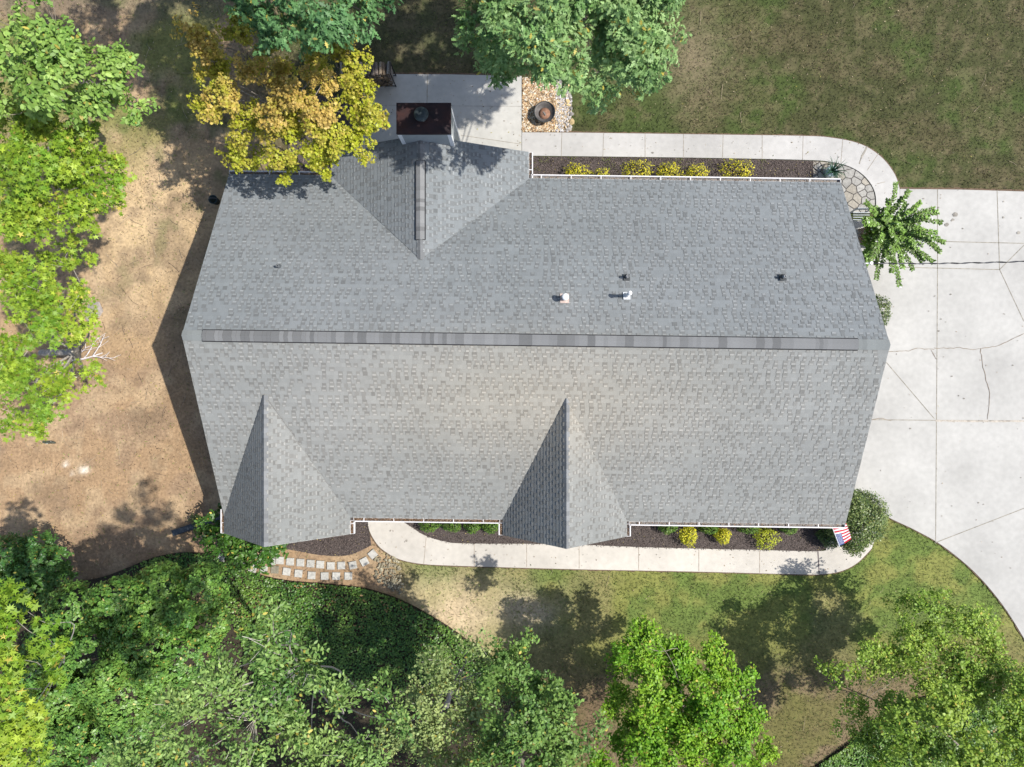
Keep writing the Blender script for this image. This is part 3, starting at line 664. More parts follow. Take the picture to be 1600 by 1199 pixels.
mb.mesh(vs, [(0,3,2,1),(0,1,5,4),(1,2,6,5),(2,3,7,6),(3,0,4,7),(4,5,9,8),(5,6,10,9),(6,7,11,10),(7,4,8,11),(8,9,10,11)], (.08, .035, .03))
mb.build('chimney_cap', rust, chim)
mb = MB(); fc = (cxm-.03, cym-.0, zt)
mb.lathe([(.13, .04), (.13, .26), (.16, .27)], fc, (.30, .31, .31)); mb.lathe([(.0, .40), (.12, .40), (.225, .365), (.235, .33), (.225, .32), (.17, .30), (.0, .30)], fc, (.045, .06, .065))
mb.build('flue_cap', M_metal, chim, True)

# roof penetrations
def on_roof(u, v):
    z = 4.5
    for k in range(30):
        p_ = P(u, v, z); z = ZR-(p_[1]-1.34)*(ZR-ZE)/(7.33-1.34) if p_[1] > 1.34 else ZR-(1.34-p_[1])*(ZR-ZE)/(1.34+4.84)
    return P(u, v, z)
def vent(u, v, r, h, col, flash, name='vent_pipe', cap=False):
    b = on_roof(u, v); mb = MB(); c = col
    mb.lathe([(r, -.1), (r, h), (r*.72, h), (r*.72, h-.05), (0, h-.05)], b, c, 14)
    if cap: mb.lathe([(0, h+.14), (r*.9, h+.12), (r*1.35, h+.07), (r*1.3, h+.04), (0, h+.04)], b, (.8, .8, .8), 16)
    vp = mb.build(name, M_any, house, True)
    m2 = MB(); s = .5376; fw = r+.055
    vs = [(b[0]+a*fw, b[1]+q_*fw*1.15, b[2]-q_*fw*1.15*s+.03) for a, q_ in ((-1,-1),(1,-1),(1,1),(-1,1))]; vs2 = [(x_, y_, z_-.03) for x_, y_, z_ in vs]
    m2.mesh(vs+vs2, [(0,1,2,3),(0,4,5,1),(1,5,6,2),(2,6,7,3),(3,7,4,0)], flash); m2.lathe([(r+.05, .0), (r+.015, .10), (r+.005, .10)], b, flash, 14)
    m2.build('flashing', M_any, vp)
vent(437, 418, .045, .26, (.10, .11, .12), (.09, .10, .11)); vent(1223, 434, .045, .24, (.30, .31, .32), (.07, .075, .08)); vent(979, 434, .045, .28, (.28, .29, .3), (.07, .075, .08))
vent(882, 467, .085, .34, (.72, .70, .68), (.50, .40, .36), cap=True); vent(979, 463, .055, .62, (.75, .76, .76), (.62, .64, .66), cap=True)

# service cable and its bracket
mbx = MB(); A = P(1361, 412, 4.25); B = P(1800, 400, 7.5)
pts = [A+(B-A)*t-np.array([0, 0, 1.0])*4*.5*t*(1-t) for t in np.linspace(0, 1, 60)]
mb = MB()
for ph in (0, 2.1): mb.tube([q_+.018*np.array([0, math.cos(i*1.2+ph), math.sin(i*1.2+ph)]) for i, q_ in enumerate(pts)], .011, (.03, .03, .035), 5)
mb.tube(pts, .006, (.35, .35, .36), 4)
tag(mb.build('power_cable', M_any), 'twisted black service cable crossing above the driveway', 'cable')
mb = MB(); mb.tube([A+np.array([-.25, 0, -.05]), A], .02, (.8, .8, .8), 8); mb.lathe([(0, -.05), (.05, -.05), (.06, 0), (.05, .05), (0, .05)], A, (.8, .8, .8), 12)
mb.build('cable_bracket', M_any, house)
# downspout at the north-east corner
mb = MB(); mb.bar((11.0, 6.0, ZE-.2), (11.0, 6.0, .1), .09, .07); mb.bar((11.0, 6.0, .12), (11.35, 6.0, .08), .09, .07); mb.build('downspout', M_white, house)

# ---------------------------------------------------------------- yard things
# drain extension
a = P(270, 834, .08); b = P(352, 806, .10); mb = MB()
mb.bar(a, b, .24, .07, (.07, .085, .10)); d = (b-a)/np.linalg.norm(b-a); sd = np.array([-d[1], d[0], 0])
for k in (-1, 1): mb.bar(a+sd*.105*k+np.array([0, 0, .045]), b+sd*.105*k+np.array([0, 0, .045]), .025, .022, (.04, .05, .06))
for k in range(12): q_ = a+(b-a)*(k+.5)/12; mb.bar(q_-sd*.09+np.array([0, 0, .038]), q_+sd*.09+np.array([0, 0, .038]), .02, .01, (.09, .11, .13))
tag(mb.build('drain_extension', M_any), 'flat dark downspout extension lying on the soil at the house corner', 'drain pipe')
# dark bucket in the shade at the rear left corner
c = P(339, 316, 0); mb = MB(); mb.lathe([(0, .02), (.13, .02), (.16, .34), (.175, .34), (.175, .37), (.15, .37), (.12, .06), (0, .06)], c, (.03, .05, .055), 20)
bk = tag(mb.build('bucket', M_any, None, True), 'dark teal bucket in the shade by the rear left wall', 'bucket')
mb = MB(); mb.tube([(c[0]+.17*math.cos(t), c[1]+.02, c[2]+.36+.02+.10*math.sin(t)) for t in np.linspace(0, math.pi, 12)], .006, (.3, .3, .3), 5); mb.build('handle', M_metal, bk)
# short piece of dark wood
c = P(77, 692, .07); mb = MB(); mb.tube([c+np.array([-.24, .02, 0]), c+np.array([-.08, 0, .02]), c+np.array([.1, .01, .01]), c+np.array([.24, -.02, 0])], [.05, .065, .06, .035], (.06, .065, .05), 8)
mb.tube([c+np.array([.05, 0, .04]), c+np.array([.12, .06, .06])], [.02, .01], (.35, .33, .28), 5); mb.tube([c+np.array([-.1, -.03, .05]), c+np.array([-.02, -.05, .06])], [.02, .015], (.4, .4, .35), 5)
tag(mb.build('wood_chunk', M_bark), 'short dark piece of wood lying on bare soil near the bright green tree', 'wood')
# fire bowl
c = P(851, 176, .30); c[2] = 0; fb = empty('fire_bowl', tuple(P(851, 176, .4)[:2])+(0,), label='round dark metal fire bowl with rusty inside on the gravel', cat='fire bowl')
c = np.array([*P(851, 176, .4)[:2], 0])
mb = MB(); mb.lathe([(0, .17), (.14, .19), (.27, .26), (.355, .36), (.40, .43), (.395, .44), (.34, .375), (.26, .28), (.13, .21), (0, .195)], c, (.12, .11, .105), 40)
m_bowl = attr_mat('sooty steel', .6, 5, .35, .3, .01, metal=.2)
mb.build('bowl', m_bowl, fb, True)
mb = MB(); mb.lathe([(.39, .425), (.415, .43), (.415, .45), (.385, .45), (.39, .425)], c, (.05, .055, .055), 40); mb.build('rim', m_bowl, fb, True)
mb = MB(); mb.lathe([(0, .215), (.12, .228), (.22, .272), (.225, .277), (0, .225)], c, (.27, .15, .10), 24); mb.build('rust_patch', M_stone, fb, True)
mb = MB(); rocks(mb, [c[:2]+np.array(o_) for o_ in ((0,0),(.05,.03),(-.04,.05),(.03,-.05),(-.07,-.02))], .03, .05, [(.12,.12,.12),(.2,.19,.18)], 7, .25); mb.build('ash', M_stone, fb)
for k in range(3):
    t = R(-40+120*k); mb = MB(); mb.tube([c+np.array([.2*math.cos(t), .2*math.sin(t), .26]), c+np.array([.40*math.cos(t), .40*math.sin(t), .03])], .018, (.03, .03, .03), 8); mb.build('leg', m_bowl, fb)
# firewood rack and logs
rx0, rx1, ry0, ry1 = -7.15, -5.14, 11.74, 12.16; rk = empty('firewood_rack', ((rx0+rx1)/2, 11.95, 0), label='low black metal rack holding split firewood at the patio corner', cat='firewood rack')
for xx in (rx0, rx1):
    mb = MB(); k = (.02, .02, .02)
    for yy in (ry0, ry1): mb.tube([(xx, yy, 0.05), (xx, yy, 1.22)], .02, k, 6)
    mb.tube([(xx, ry0, 1.22), (xx, ry1, 1.22)], .02, k, 6); mb.build('end_frame', M_any, rk)
for yy in (ry0, ry1): mb = MB(); mb.tube([(rx0, yy, .10), (rx1, yy, .10)], .02, (.02, .02, .02), 6); mb.build('rail', M_any, rk)
rgl = np.random.default_rng(17); kk = 0
rown = ['bottom','second','third','fourth','fifth','sixth','seventh','top']
for row in range(8):
    ncol = 13
    for c_ in range(ncol):
        x = rx0+.09+c_*.146+(.07 if row % 2 else 0)
        if x > rx1-.07: continue
        z = .19+row*.128; r = rgl.uniform(.058, .072); nn = rgl.choice([3, 5, 7, 8]); ph = rgl.uniform(0, 6.28); yo = rgl.uniform(-.03, .03); tw = rgl.uniform(-.02, .02) if row < 7 else rgl.uniform(-.05, .05)
        if row == 7: z += rgl.uniform(-.01, .04)
        rr = [r*rgl.uniform(.85, 1.1) for _ in range(nn)]
        f0 = [(x+rr[k]*math.cos(ph+6.283*k/nn), ry0-.03+yo, z+rr[k]*math.sin(ph+6.283*k/nn)) for k in range(nn)]; f1 = [(a_+tw, ry1+.03+yo, z_) for a_, _, z_ in f0]
        mb = MB(); bk_ = np.array([(.16,.13,.11),(.30,.22,.15),(.42,.33,.24),(.22,.20,.18)][rgl.integers(4)])
        for k in range(nn): mb.face([f0[k], f0[(k+1) % nn], f1[(k+1) % nn], f1[k]], bk_*rgl.uniform(.6, 1.2))
        mb.face(f0[::-1], (.20, .14, .09)); mb.face(f1, (.20, .14, .09))
        tag(mb.build('firewood_log', M_wood), 'split log in the %s layer of the firewood rack, %s from its %s end' % (rown[row], ordn[min(c_, 11)] if c_ < 7 else ordn[ncol-1-c_], 'left' if c_ < 7 else 'right'), 'firewood', 'split logs in the rack')
# flag
fl_ = empty('flag', tuple(P(1297, 812, 2.3)), label='american flag on a short white pole at the front right corner', cat='flag')
A = P(1294, 808, 2.15); B = P(1312.5, 857, 2.95)
mb = MB(); mb.tube([A, B], .014, (.82, .82, .82), 8); mb.lathe([(0, -.03), (.025, -.015), (.028, .01), (0, .03)], B, (.8, .75, .5), 10); mb.build('pole', M_any, fl_)
hA = A+(B-A)*.28; hB = A+(B-A)*.93; NU, NV = 24, 26
def fpt(i, j):    # i along fly 0..1, j along hoist 0 (pole base) .. 1 (tip)
    hp = hA+(hB-hA)*j; wv = math.sin(i*5+j*3.5)*.05*i
    drop = .50*i**1.4*(.75+.35*j); sweep = np.array([.74*i*(1-.10*j), (.03-.02*i)*i-.03*j*i+wv*.6, -drop+wv]); 
    sweep[1] += .12*i*j
    return hp+sweep
mb = MB()
for j in range(NV):
    stripe = (j*13)//NV
    for i in range(NU):
        red = stripe % 2 == 0; c = (.55, .02, .045) if red else (.80, .80, .82)
        if i < NU*.4 and j >= NV*6/13: c = (.03, .06, .25)
        mb.face([fpt(i/NU, j/NV), fpt((i+1)/NU, j/NV), fpt((i+1)/NU, (j+1)/NV), fpt(i/NU, (j+1)/NV)], c)
clo = mb.build('cloth', attr_mat('flag cloth', .7, 5, 0, transl=.25), fl_, True)
mb = MB()
for a in range(9):
    for b in range(11):
        if (a+b) % 2 == 0:
            i = (b+1)/12*.4; j = 6/13+(a+1)/10*7/13; p0 = fpt(i, j); e1 = fpt(i+.01, j)-p0; e1 /= np.linalg.norm(e1); e2 = fpt(i, j+.01)-p0; e2 /= np.linalg.norm(e2); nn_ = np.cross(e1, e2); nn_ /= np.linalg.norm(nn_)
            for sg in (1, -1):
                mb.face([p0+nn_*.003*sg+(e1*math.cos(math.pi*k/5)+e2*math.sin(math.pi*k/5))*(.017 if k % 2 == 0 else .008) for k in range(10)][::sg], (.85, .85, .85))
mb.build('stars', M_any, clo)
# bench at the east wall
bc = P(1346, 338, .45); bn = empty('garden_bench', (bc[0], bc[1], 0), label='white slatted bench by the wall under the fan of leafy shoots', cat='bench')
wc = (.36, .39, .42)  # white paint greyed in colour for the shade of the shoots
mb = MB()
for k in range(4): mb.box((bc[0]-.32, bc[1]-.16+k*.09, .42), (bc[0]+.32, bc[1]-.13+k*.09, .445), wc)
mb.build('seat', M_any, bn)
mb = MB()
for k in range(2): mb.box((bc[0]-.32, bc[1]+.20, .58+k*.14), (bc[0]+.32, bc[1]+.225, .67+k*.14), wc)
mb.build('backrest', M_any, bn)
for a in (-.29, .29):
    for q_ in (-.14, .21): mb = MB(); mb.box((bc[0]+a-.02, bc[1]+q_-.02, .05), (bc[0]+a+.02, bc[1]+q_+.019, .82 if q_ > 0 else .418), wc); mb.build('leg', M_any, bn)
# ---------------------------------------------------------------- foliage
def tree(name, label, cat, lobes, A, B, leaf, L, W, dens, seed, group=None, bark=(.20, .17, .14), mat=None, up=.9, spray=.42, sparse=1.0, thick=1.0, base=None, jitter=.18, stemz=0.0, showbranch=.35, tiltn=.62, squash=.62, clump=.95, nd=.8, shell=False):
    rg = np.random.default_rng(seed); lob = []
    for l in lobes:
        u, v, r, z = l[:4]; mixv = l[4] if len(l) > 4 else None
        c = P(u, v, z); lob.append((c, r*(H-z)/F, mixv))
    C0 = np.mean([c for c, _, _ in lob], 0); zb = max(c[2] for c, _, _ in lob)
    if base is None:
        s0 = H/(H-C0[2]); base = (C0[0]*(.15+.85*s0), C0[1]*(.15+.85*s0))
    t = empty(name, (base[0], base[1], 0), label=label, cat=cat, group=group)
    tb = MB(); fork = np.array([base[0]*.55+C0[0]*.45, base[1]*.55+C0[1]*.45, zb*.33]); r0 = (.03+.010*zb)*thick
    top_ = np.array([C0[0], C0[1], zb*.80])
    mid = np.array([base[0]+rg.normal(0, .1), base[1]+rg.normal(0, .1), zb*.2])
    tb.tube([(base[0], base[1], -.1), (base[0], base[1], .12), mid, fork, (fork+top_)/2+np.array([*rg.normal(0, .15, 2), 0]), top_], [r0*1.7, r0*1.2, r0, r0*.8, r0*.5, r0*.2], bark, 9)
    VC = []; VN = []; VT = []; VL = []; VW = []; CC_ = []
    for (c, Rr, mx) in lob:
        tf = rg.uniform(0, .8); f0 = fork+(top_-fork)*tf; mp = (f0+c)/2+np.array([*rg.normal(0, .3, 2), -.1]); cl = c-np.array([0, 0, Rr*.35])
        br = r0*.32*(1-.4*tf)
        lp = catmull([f0, mp, (mp+cl)/2+rg.normal(0, .12, 3), cl], 4); tb.tube(lp, list(np.linspace(br, br*.3, len(lp))), np.array(bark)*rg.uniform(.9, 1.2), 6, False)
        ns = max(8, int(2.1*dens*Rr*Rr*sparse)); mixc = rg.uniform(.25, .75) if mx is None else mx
        nsub = max(4, int(6.5*Rr*Rr/clump**2)); sd_ = rg.normal(0, 1, (nsub, 3)); sd_[:, 2] = np.abs(sd_[:, 2])*.9-.15; sd_ /= np.linalg.norm(sd_, axis=1)[:, None]
        sc_ = c+sd_*(Rr*(.36+.52*rg.random(nsub)**.6)*(1+rg.normal(0, jitter, nsub)))[:, None]*np.array([1, 1, squash]); sr_ = clump*.42*rg.uniform(.65, 1.25, nsub)
        smix = rg.normal(0, .12, nsub); wt = sr_**2; pick = rg.choice(nsub, ns, p=wt/wt.sum())
        d = rg.normal(0, 1, (ns, 3)); d[:, 2] = np.abs(d[:, 2])-.3; d /= np.linalg.norm(d, axis=1)[:, None]
        pos = sc_[pick]+d*(sr_[pick]*(.35+.65*rg.random(ns)**.5))[:, None]*np.array([1, 1, .75]); d = d*.6+sd_[pick]*.6; d /= np.linalg.norm(d, axis=1)[:, None]
        if shell:                                  # clipped-looking mound: leaves packed on a lumpy surface
            d = rg.normal(0, 1, (ns, 3)); d[:, 2] = np.abs(d[:, 2])-.25; d /= np.linalg.norm(d, axis=1)[:, None]
            q_ = rg.normal(0, 1, (9, 3)); q_ /= np.linalg.norm(q_, axis=1)[:, None]; bmp = np.max(d@q_.T, axis=1)
            rad = Rr*(.62+.42*bmp**2)*(.90+.10*rg.random(ns)); pos = c+d*rad[:, None]*np.array([1, 1, squash]); nrm_ = d
        for k in range(ns):
            if rg.random() < showbranch*.5:
                tb.tube([cl, (cl+pos[k])/2+rg.normal(0, .08, 3), pos[k]+d[k]*spray*.25], [br*.28, br*.17, .006], np.array(bark)*rg.uniform(.9, 1.4), 4, False)
        nl = leaf[1]; tot = ns*nl
        ax = d.copy(); ax[:, 2] = ax[:, 2]*.5+.1; ax += rg.normal(0, .25, ax.shape); ax /= np.linalg.norm(ax, axis=1)[:, None]
        s_ = rg.uniform(-.5, .55, (ns, nl)); th = rg.uniform(0, 6.283, (ns, nl)); rr = spray*.42*np.sqrt(rg.random((ns, nl)))
        sd = np.cross(ax, [0, 0, 1.]); sd /= np.linalg.norm(sd, axis=1)[:, None]+1e-9; u2 = np.cross(sd, ax)
        off = ax[:, None]*(s_*spray)[..., None]+sd[:, None]*(rr*np.cos(th))[..., None]+u2[:, None]*(rr*np.sin(th)*.45)[..., None]
        c_ = (pos[:, None]+off).reshape(-1, 3)
        nrm = d[:, None]*nd+rg.normal(0, tiltn, (ns, nl, 3)); nrm[..., 2] = np.abs(nrm[..., 2])+up*.48; nrm = nrm.reshape(-1, 3); nrm /= np.linalg.norm(nrm, axis=1)[:, None]
        T = (ax[:, None]+off/spray*1.3+rg.normal(0, .45, (ns, nl, 3))).reshape(-1, 3)
        m_ = np.clip(mixc+smix[pick][:, None]+rg.normal(0, .12, (ns, 1))+rg.normal(0, .16, (ns, nl)), 0, 1).reshape(-1, 1)
        col = np.array(A)*(1-m_)+np.array(B)*m_; col = col*rg.uniform(.75, 1.25, (tot, 1)); sz = rg.uniform(.6, 1.3, tot); yl = rg.random(tot) < .025; col[yl] = np.array([.42, .36, .07])*rg.uniform(.5, 1.3, (yl.sum(), 1))
        VC.append(c_); VN.append(nrm); VT.append(T); VL.append(L*sz); VW.append(W*sz); CC_.append(col)
    tb.build('trunk', M_bark, t)
    C_ = np.concatenate(VC); keep = C_[:, 2] > .08; cat_ = [np.concatenate(q)[keep] for q in (VC, VN, VT, VL, VW, CC_)]
    poly_array('crown', leaves_V(*cat_[:5], leaf[0]), len(leaf[0]), cat_[5], mat or M_leaf, t)
    return t
yg_a, yg_b = (.13, .26, .02), (.33, .43, .04)
tree('broadleaf_tree', 'tall tree with large mid green oval leaves in the top left corner', 'tree',
     [(20,40,50,12),(75,30,55,12),(110,82,48,11.5),(150,112,42,11),(60,112,60,12),(186,118,24,10.5),(197,152,20,10),(130,152,42,10.5),(40,160,40,11),(-30,90,60,12),(214,172,9,10),(200,92,10,10.4)],
     (.13,.26,.045), (.30,.44,.10), (OVAL, 28), .125, .075, 34, 101, showbranch=.4)
tree('sweetgum_tree', 'bright yellow green star leaved tree, upper one at the left edge', 'tree',
     [(30,215,52,10),(80,200,42,10),(130,222,42,9.5),(165,250,34,9),(172,290,26,8.6),(60,275,65,10.5),(130,290,45,9.5),(20,340,60,10),(85,350,52,10),(130,345,26,9),(70,172,34,9),(10,185,40,9.3),(125,185,30,8.8)],
     yg_a, yg_b, (STAR, 22), .125, .125, 36, 102, 'bright green sweetgums', showbranch=.5, bark=(.32,.29,.25))
tree('sweetgum_tree', 'bright yellow green star leaved tree below the first at the left edge', 'tree',
     [(30,430,52,9),(85,460,45,9),(125,455,22,8),(40,530,58,9.5),(98,505,32,9),(15,600,42,9),(58,640,30,8.5),(115,590,24,8),(150,592,15,7.5),(50,665,18,8),(105,415,32,8.5),(125,510,18,8.2),(22,655,22,8.3),(80,610,25,8.2)],
     yg_a, yg_b, (STAR, 22), .12, .12, 36, 103, 'bright green sweetgums', showbranch=.5, bark=(.32,.29,.25))
tree('maple_tree', 'maple turning yellow and orange over the rear left corner of the roof', 'tree',
     [(298,50,22,6.3,.8),(322,85,30,6.1,.75),(335,115,30,5.6,.3),(372,60,36,4.8,.3),(345,158,40,6.5,.6),(318,155,20,6,.3),(420,145,50,6.9,.85),(475,150,50,7.1,.9),(535,105,42,5.0,.3),(570,160,38,6.6,.35),(592,180,24,5.8,.2),(385,200,36,5.6,.25),(445,215,44,6.3,.35),(498,195,50,6.6,.4),(556,236,30,6,.15),(515,262,26,5.2,.1),(436,258,20,4.9,.1),(480,95,36,4.4,.3),(410,95,30,4.6,.3),(372,240,24,5,.1),(400,255,16,4.8,.1),(515,235,28,5.8,.15)],
     (.38,.42,.03), (.52,.37,.10), (MAPLE, 30), .08, .08, 40, 104, showbranch=.25, bark=(.24,.21,.18), spray=.36, jitter=.2, clump=.8)
oa, ob = (.11,.23,.06), (.31,.46,.18)
tree('oak_tree', 'dark blue green oak at the top edge above the yellow maple', 'tree',
     [(400,18,30,9),(440,45,34,9.5),(500,15,48,10),(545,38,34,9.5),(585,2,28,9),(430,72,20,8.6),(488,58,26,9),(470,-20,60,10),(415,50,22,8.8),(550,0,40,9.6),(380,-70,55,10),(470,-90,65,10),(560,-80,55,10),(400,-160,65,10),(520,-170,65,10),(640,-90,50,10),(180,-175,105,10),(330,-215,95,10),(480,-140,110,10),(250,-290,120,10),(420,-300,120,10),(560,-290,110,10),(600,-130,90,10),(90,-200,110,10)],
     (.05,.14,.05), (.15,.30,.105), (OAK, 20), .16, .13, 40, 105, 'oaks along the top edge', showbranch=.15, thick=.55)
tree('oak_tree', 'large fresh green oak at the top edge above the gravel and lawn', 'tree',
     [(765,45,34,9),(800,15,45,10),(865,30,48,10),(835,78,48,10.6),(895,108,40,10.2),(932,58,42,9.5),(985,30,48,10),(1005,78,44,10.2),(985,122,38,9.7),(935,135,24,8),(1032,50,32,9.6),(795,85,28,7.5),(870,-25,70,10.5),(960,-10,60,10),(800,-60,60,10),(880,-90,70,10.5),(960,-80,60,10.5),(1030,-55,60,10),(900,-150,70,10.5),(1000,-140,70,10.5),(800,-130,60,10),(900,-130,110,10.5),(1040,-125,110,10.5),(1180,-160,100,10.5),(900,-290,120,10.5),(1050,-300,120,10.5),(1190,-290,110,10.5),(770,-150,100,10),(750,75,18,7),(915,145,14,9.5),(780,110,24,6),(1010,140,14,9.4),(830,105,30,7)],
     oa, ob, (OAK, 22), .16, .12, 50, 106, 'oaks along the top edge', showbranch=.15, thick=.5)
tree('round_shrub', 'dense dark green shrub at the left edge beside the dark soil', 'shrub',
     [(15,880,42,1.9),(65,880,40,2),(45,915,46,2),(85,905,30,1.8),(-20,910,50,2),(60,855,26,1.6),(20,935,36,1.8)],
     (.035,.12,.025), (.11,.22,.045), (OVAL, 18), .085, .055, 180, 107, spray=.22, mat=M_leafg, showbranch=0, squash=1.0, tiltn=.45, nd=1.4, up=.3, shell=True)
tree('holly_tree', 'broad dense dark green tree with small leaves in the lower left', 'tree',
     [(120,955,44,5),(185,945,44,5.8),(255,925,44,5.2),(315,922,38,5.4),(330,975,36,4.8),(225,1000,58,6),(290,1030,48,5.5),(150,1030,58,5.5),(200,1080,58,5.5),(100,1085,48,5),(265,1085,40,5),(90,1000,40,5.2),(150,1130,48,5),(210,1140,46,5.4),(100,1150,46,5),(155,1185,48,5),(60,1040,40,5),(60,1110,40,5),(210,985,26,7),(165,1060,28,7),(285,965,24,6.6),(240,1060,26,7),(240,960,40,6)],
     (.06,.17,.028), (.19,.33,.06), (OVAL, 20), .09, .058, 190, 108, spray=.22, mat=M_leafg, showbranch=0, jitter=.15, squash=1.1, tiltn=.42, nd=1.5, up=.3, shell=True)
tree('sweetgum_tree', 'bright star leaved tree in the bottom left corner', 'tree',
     [(5,965,42,11),(38,958,18,11),(15,1035,34,11),(5,1095,42,11.4),(70,1000,24,9.5,.2),(30,1135,36,11),(0,1185,40,11),(85,1060,24,9,.2),(60,1150,22,10.5)],
     yg_a, yg_b, (STAR, 18), .155, .155, 34, 109, 'bright green sweetgums', showbranch=.3, thick=.4, bark=(.42,.38,.34))
tree('cherry_tree', 'tall grey green tree with pale twigs along the bottom edge, left of centre', 'tree',
     [(418,1000,24,15.0),(425,970,11,15.1),(410,1045,42,14.5),(350,1085,46,15.0),(468,1055,36,14.5),(300,1115,50,14.5),(250,1165,55,13.5),(390,1135,60,14.5),(470,1130,52,14.0),(528,1105,32,14.5),(500,1060,18,14.8),(560,1165,46,13.5),(335,1045,16,14.5),(600,1085,16,14.8),(300,1190,55,13.5),(480,1190,60,14.0),(200,1190,40,13.0),(618,1130,22,13.5)],
     (.075,.18,.035), (.27,.39,.11), (OVAL, 30), .09, .045, 46, 110, showbranch=.6, bark=(.36,.33,.29), jitter=.2, thick=.45, clump=.75, tiltn=.8)
tree('birch_tree', 'pale green small leaved tree at the bottom edge, between darker crowns', 'tree',
     [(720,1055,42,7.0),(758,1030,28,7.0),(745,1005,12,7.2),(680,1105,42,7.0),(740,1125,48,7.0),(642,1085,22,6.5),(652,1150,44,7.0),(690,1045,24,7.0),(770,1085,34,6.6),(600,1150,30,6.5),(720,1180,40,7.0)],
     (.12,.21,.055), (.36,.43,.16), (OVAL, 22), .085, .065, 44, 111, showbranch=.4, jitter=.25, bark=(.3,.27,.24))
tree('elm_tree', 'darker green tree at the bottom edge beside the shaded lawn', 'tree',
     [(812,1015,30,6.5),(842,1065,48,7),(870,1125,48,8),(800,1125,55,8.5),(885,1180,38,8),(785,1180,50,8),(838,1175,50,8.3),(795,1060,35,7.5),(910,1160,14,8.2),(925,1132,7,8.2),(640,1320,100,9),(790,1320,105,9),(945,1320,105,9),(560,1430,100,9),(720,1470,110,9),(880,1470,110,9)],
     (.07,.17,.035), (.20,.32,.075), (OVAL, 22), .10, .07, 46, 112, showbranch=.2, jitter=.15)
tree('linden_tree', 'vivid lime green tree at the bottom edge, right of centre', 'tree',
     [(990,1010,34,7.0),(962,1038,20,4.4),(1048,1028,46,5.2),(1010,990,14,7.3),(1108,1048,44,5.2),(1150,1078,32,4.8),(1010,1080,54,5.7),(1050,1075,46,5.4),(1110,1100,46,5.5),(1090,1140,50,5.2),(1080,1108,56,5.8),(1160,1130,34,4.9),(1130,1160,50,5.2),(1010,1150,54,5.4,.1),(1060,1185,55,5.4),(1190,1190,28,4.2),(970,1110,36,4.8),(960,1180,40,4.4)],
     (.12,.29,.015), (.29,.45,.035), (OVAL, 30), .095, .07, 48, 113, showbranch=.2, thick=.6, jitter=.14, clump=.8)
tree('dogwood_tree', 'thin see-through green tree on the lawn near the driveway curve', 'tree',
     [(1412,938,20,3.4),(1440,955,32,3.8),(1470,945,20,3.8),(1420,985,26,3.8),(1375,1020,24,3.8),(1300,1050,18,3.8),(1450,1065,36,4.2),(1520,1060,38,4.4),(1570,1065,34,4.2),(1350,1110,26,3.8),(1455,990,34,4.0),(1502,975,34,4.0),(1395,1008,28,3.8),(1350,1050,34,4.3),(1420,1040,38,4.2),(1495,1035,46,4.4),(1555,1020,34,4.0),(1325,1062,20,4.0),(1378,1088,30,4.0),(1540,1085,40,4.3),(1328,1135,22,3.4),(1470,1080,36,4.0),(1535,985,24,3.8)],
     (.15,.27,.03), (.34,.46,.07), (OVAL, 24), .085, .065, 40, 114, showbranch=.6, thick=.45, jitter=.22, bark=(.34,.31,.28), sparse=1.0)
tree('redbud_tree', 'dense yellow green tree in the bottom right corner', 'tree',
     [(1420,1128,42,5.4),(1485,1125,46,5.9),(1558,1120,44,5.4),(1440,1178,46,5.4),(1530,1185,54,5.9),(1385,1180,28,3.9,.1),(1590,1170,44,5.6),(1350,1150,22,3.6,.1),(1600,1090,36,5.2)],
     (.14,.26,.03), (.32,.43,.06), (OVAL, 28), .09, .075, 44, 115, showbranch=.2, thick=.4)
# small shrubs: shared builder, individually seeded
def shrub(name, label, u, v, r, z, A, B, seed, group=None, leaf=OVAL, L=.06, W=.04, n=900, mat=None, ry=None, cat='shrub', spike=.0):
    rg = np.random.default_rng(seed); s_ = (H-z)/F; Rx = r*s_; Ry = (ry or r)*s_; c = P(u, v, z*.6); t = empty(name, (c[0], c[1], 0), label=label, cat=cat, group=group)
    d = rg.normal(0, 1, (n, 3)); d /= np.linalg.norm(d, axis=1)[:, None]; az = np.arctan2(d[:, 1], d[:, 0]); ph = rg.uniform(0, 6.28, 3)
    lump = 1+.09*np.sin(az*3+ph[0])+.07*np.sin(az*5+ph[1]+d[:, 2]*3)+spike*np.maximum(0, np.sin(az*9+ph[2]+d[:, 2]*5))
    rad = (.62+.38*rg.random(n)**.5)*lump*(1+rg.normal(0, .05, n)); pos = d*rad[:, None]*np.array([Rx, Ry, z*.5])+np.array([c[0], c[1], z*.52])
    nr = d+rg.normal(0, .5, (n, 3)); nr[:, 2] = np.abs(nr[:, 2])+.3; nr /= np.linalg.norm(nr, axis=1)[:, None]
    m_ = np.clip(rg.normal(.5, .28, (n, 1)), 0, 1); col = (np.array(A)*(1-m_)+np.array(B)*m_)*rg.uniform(.75, 1.25, (n, 1)); sz = rg.uniform(.7, 1.3, n)
    tb = MB()
    for k in range(9):
        e = pos[rg.integers(n)]; tb.tube([(c[0], c[1], 0), (c[0]*.6+e[0]*.4, c[1]*.6+e[1]*.4, e[2]*.4), e], [.015, .01, .004], (.2, .15, .1), 5, False)
    tb.build('stems', M_bark, t); k = pos[:, 2] > .05
    poly_array('foliage', leaves_V(pos[k], nr[k], d[k]+rg.normal(0, .5, (k.sum(), 3)), L*sz[k], W*sz[k], leaf), len(leaf), col[k], mat or M_leaf, t); return t
ya, yb_ = (.32,.34,.02), (.75,.64,.04)
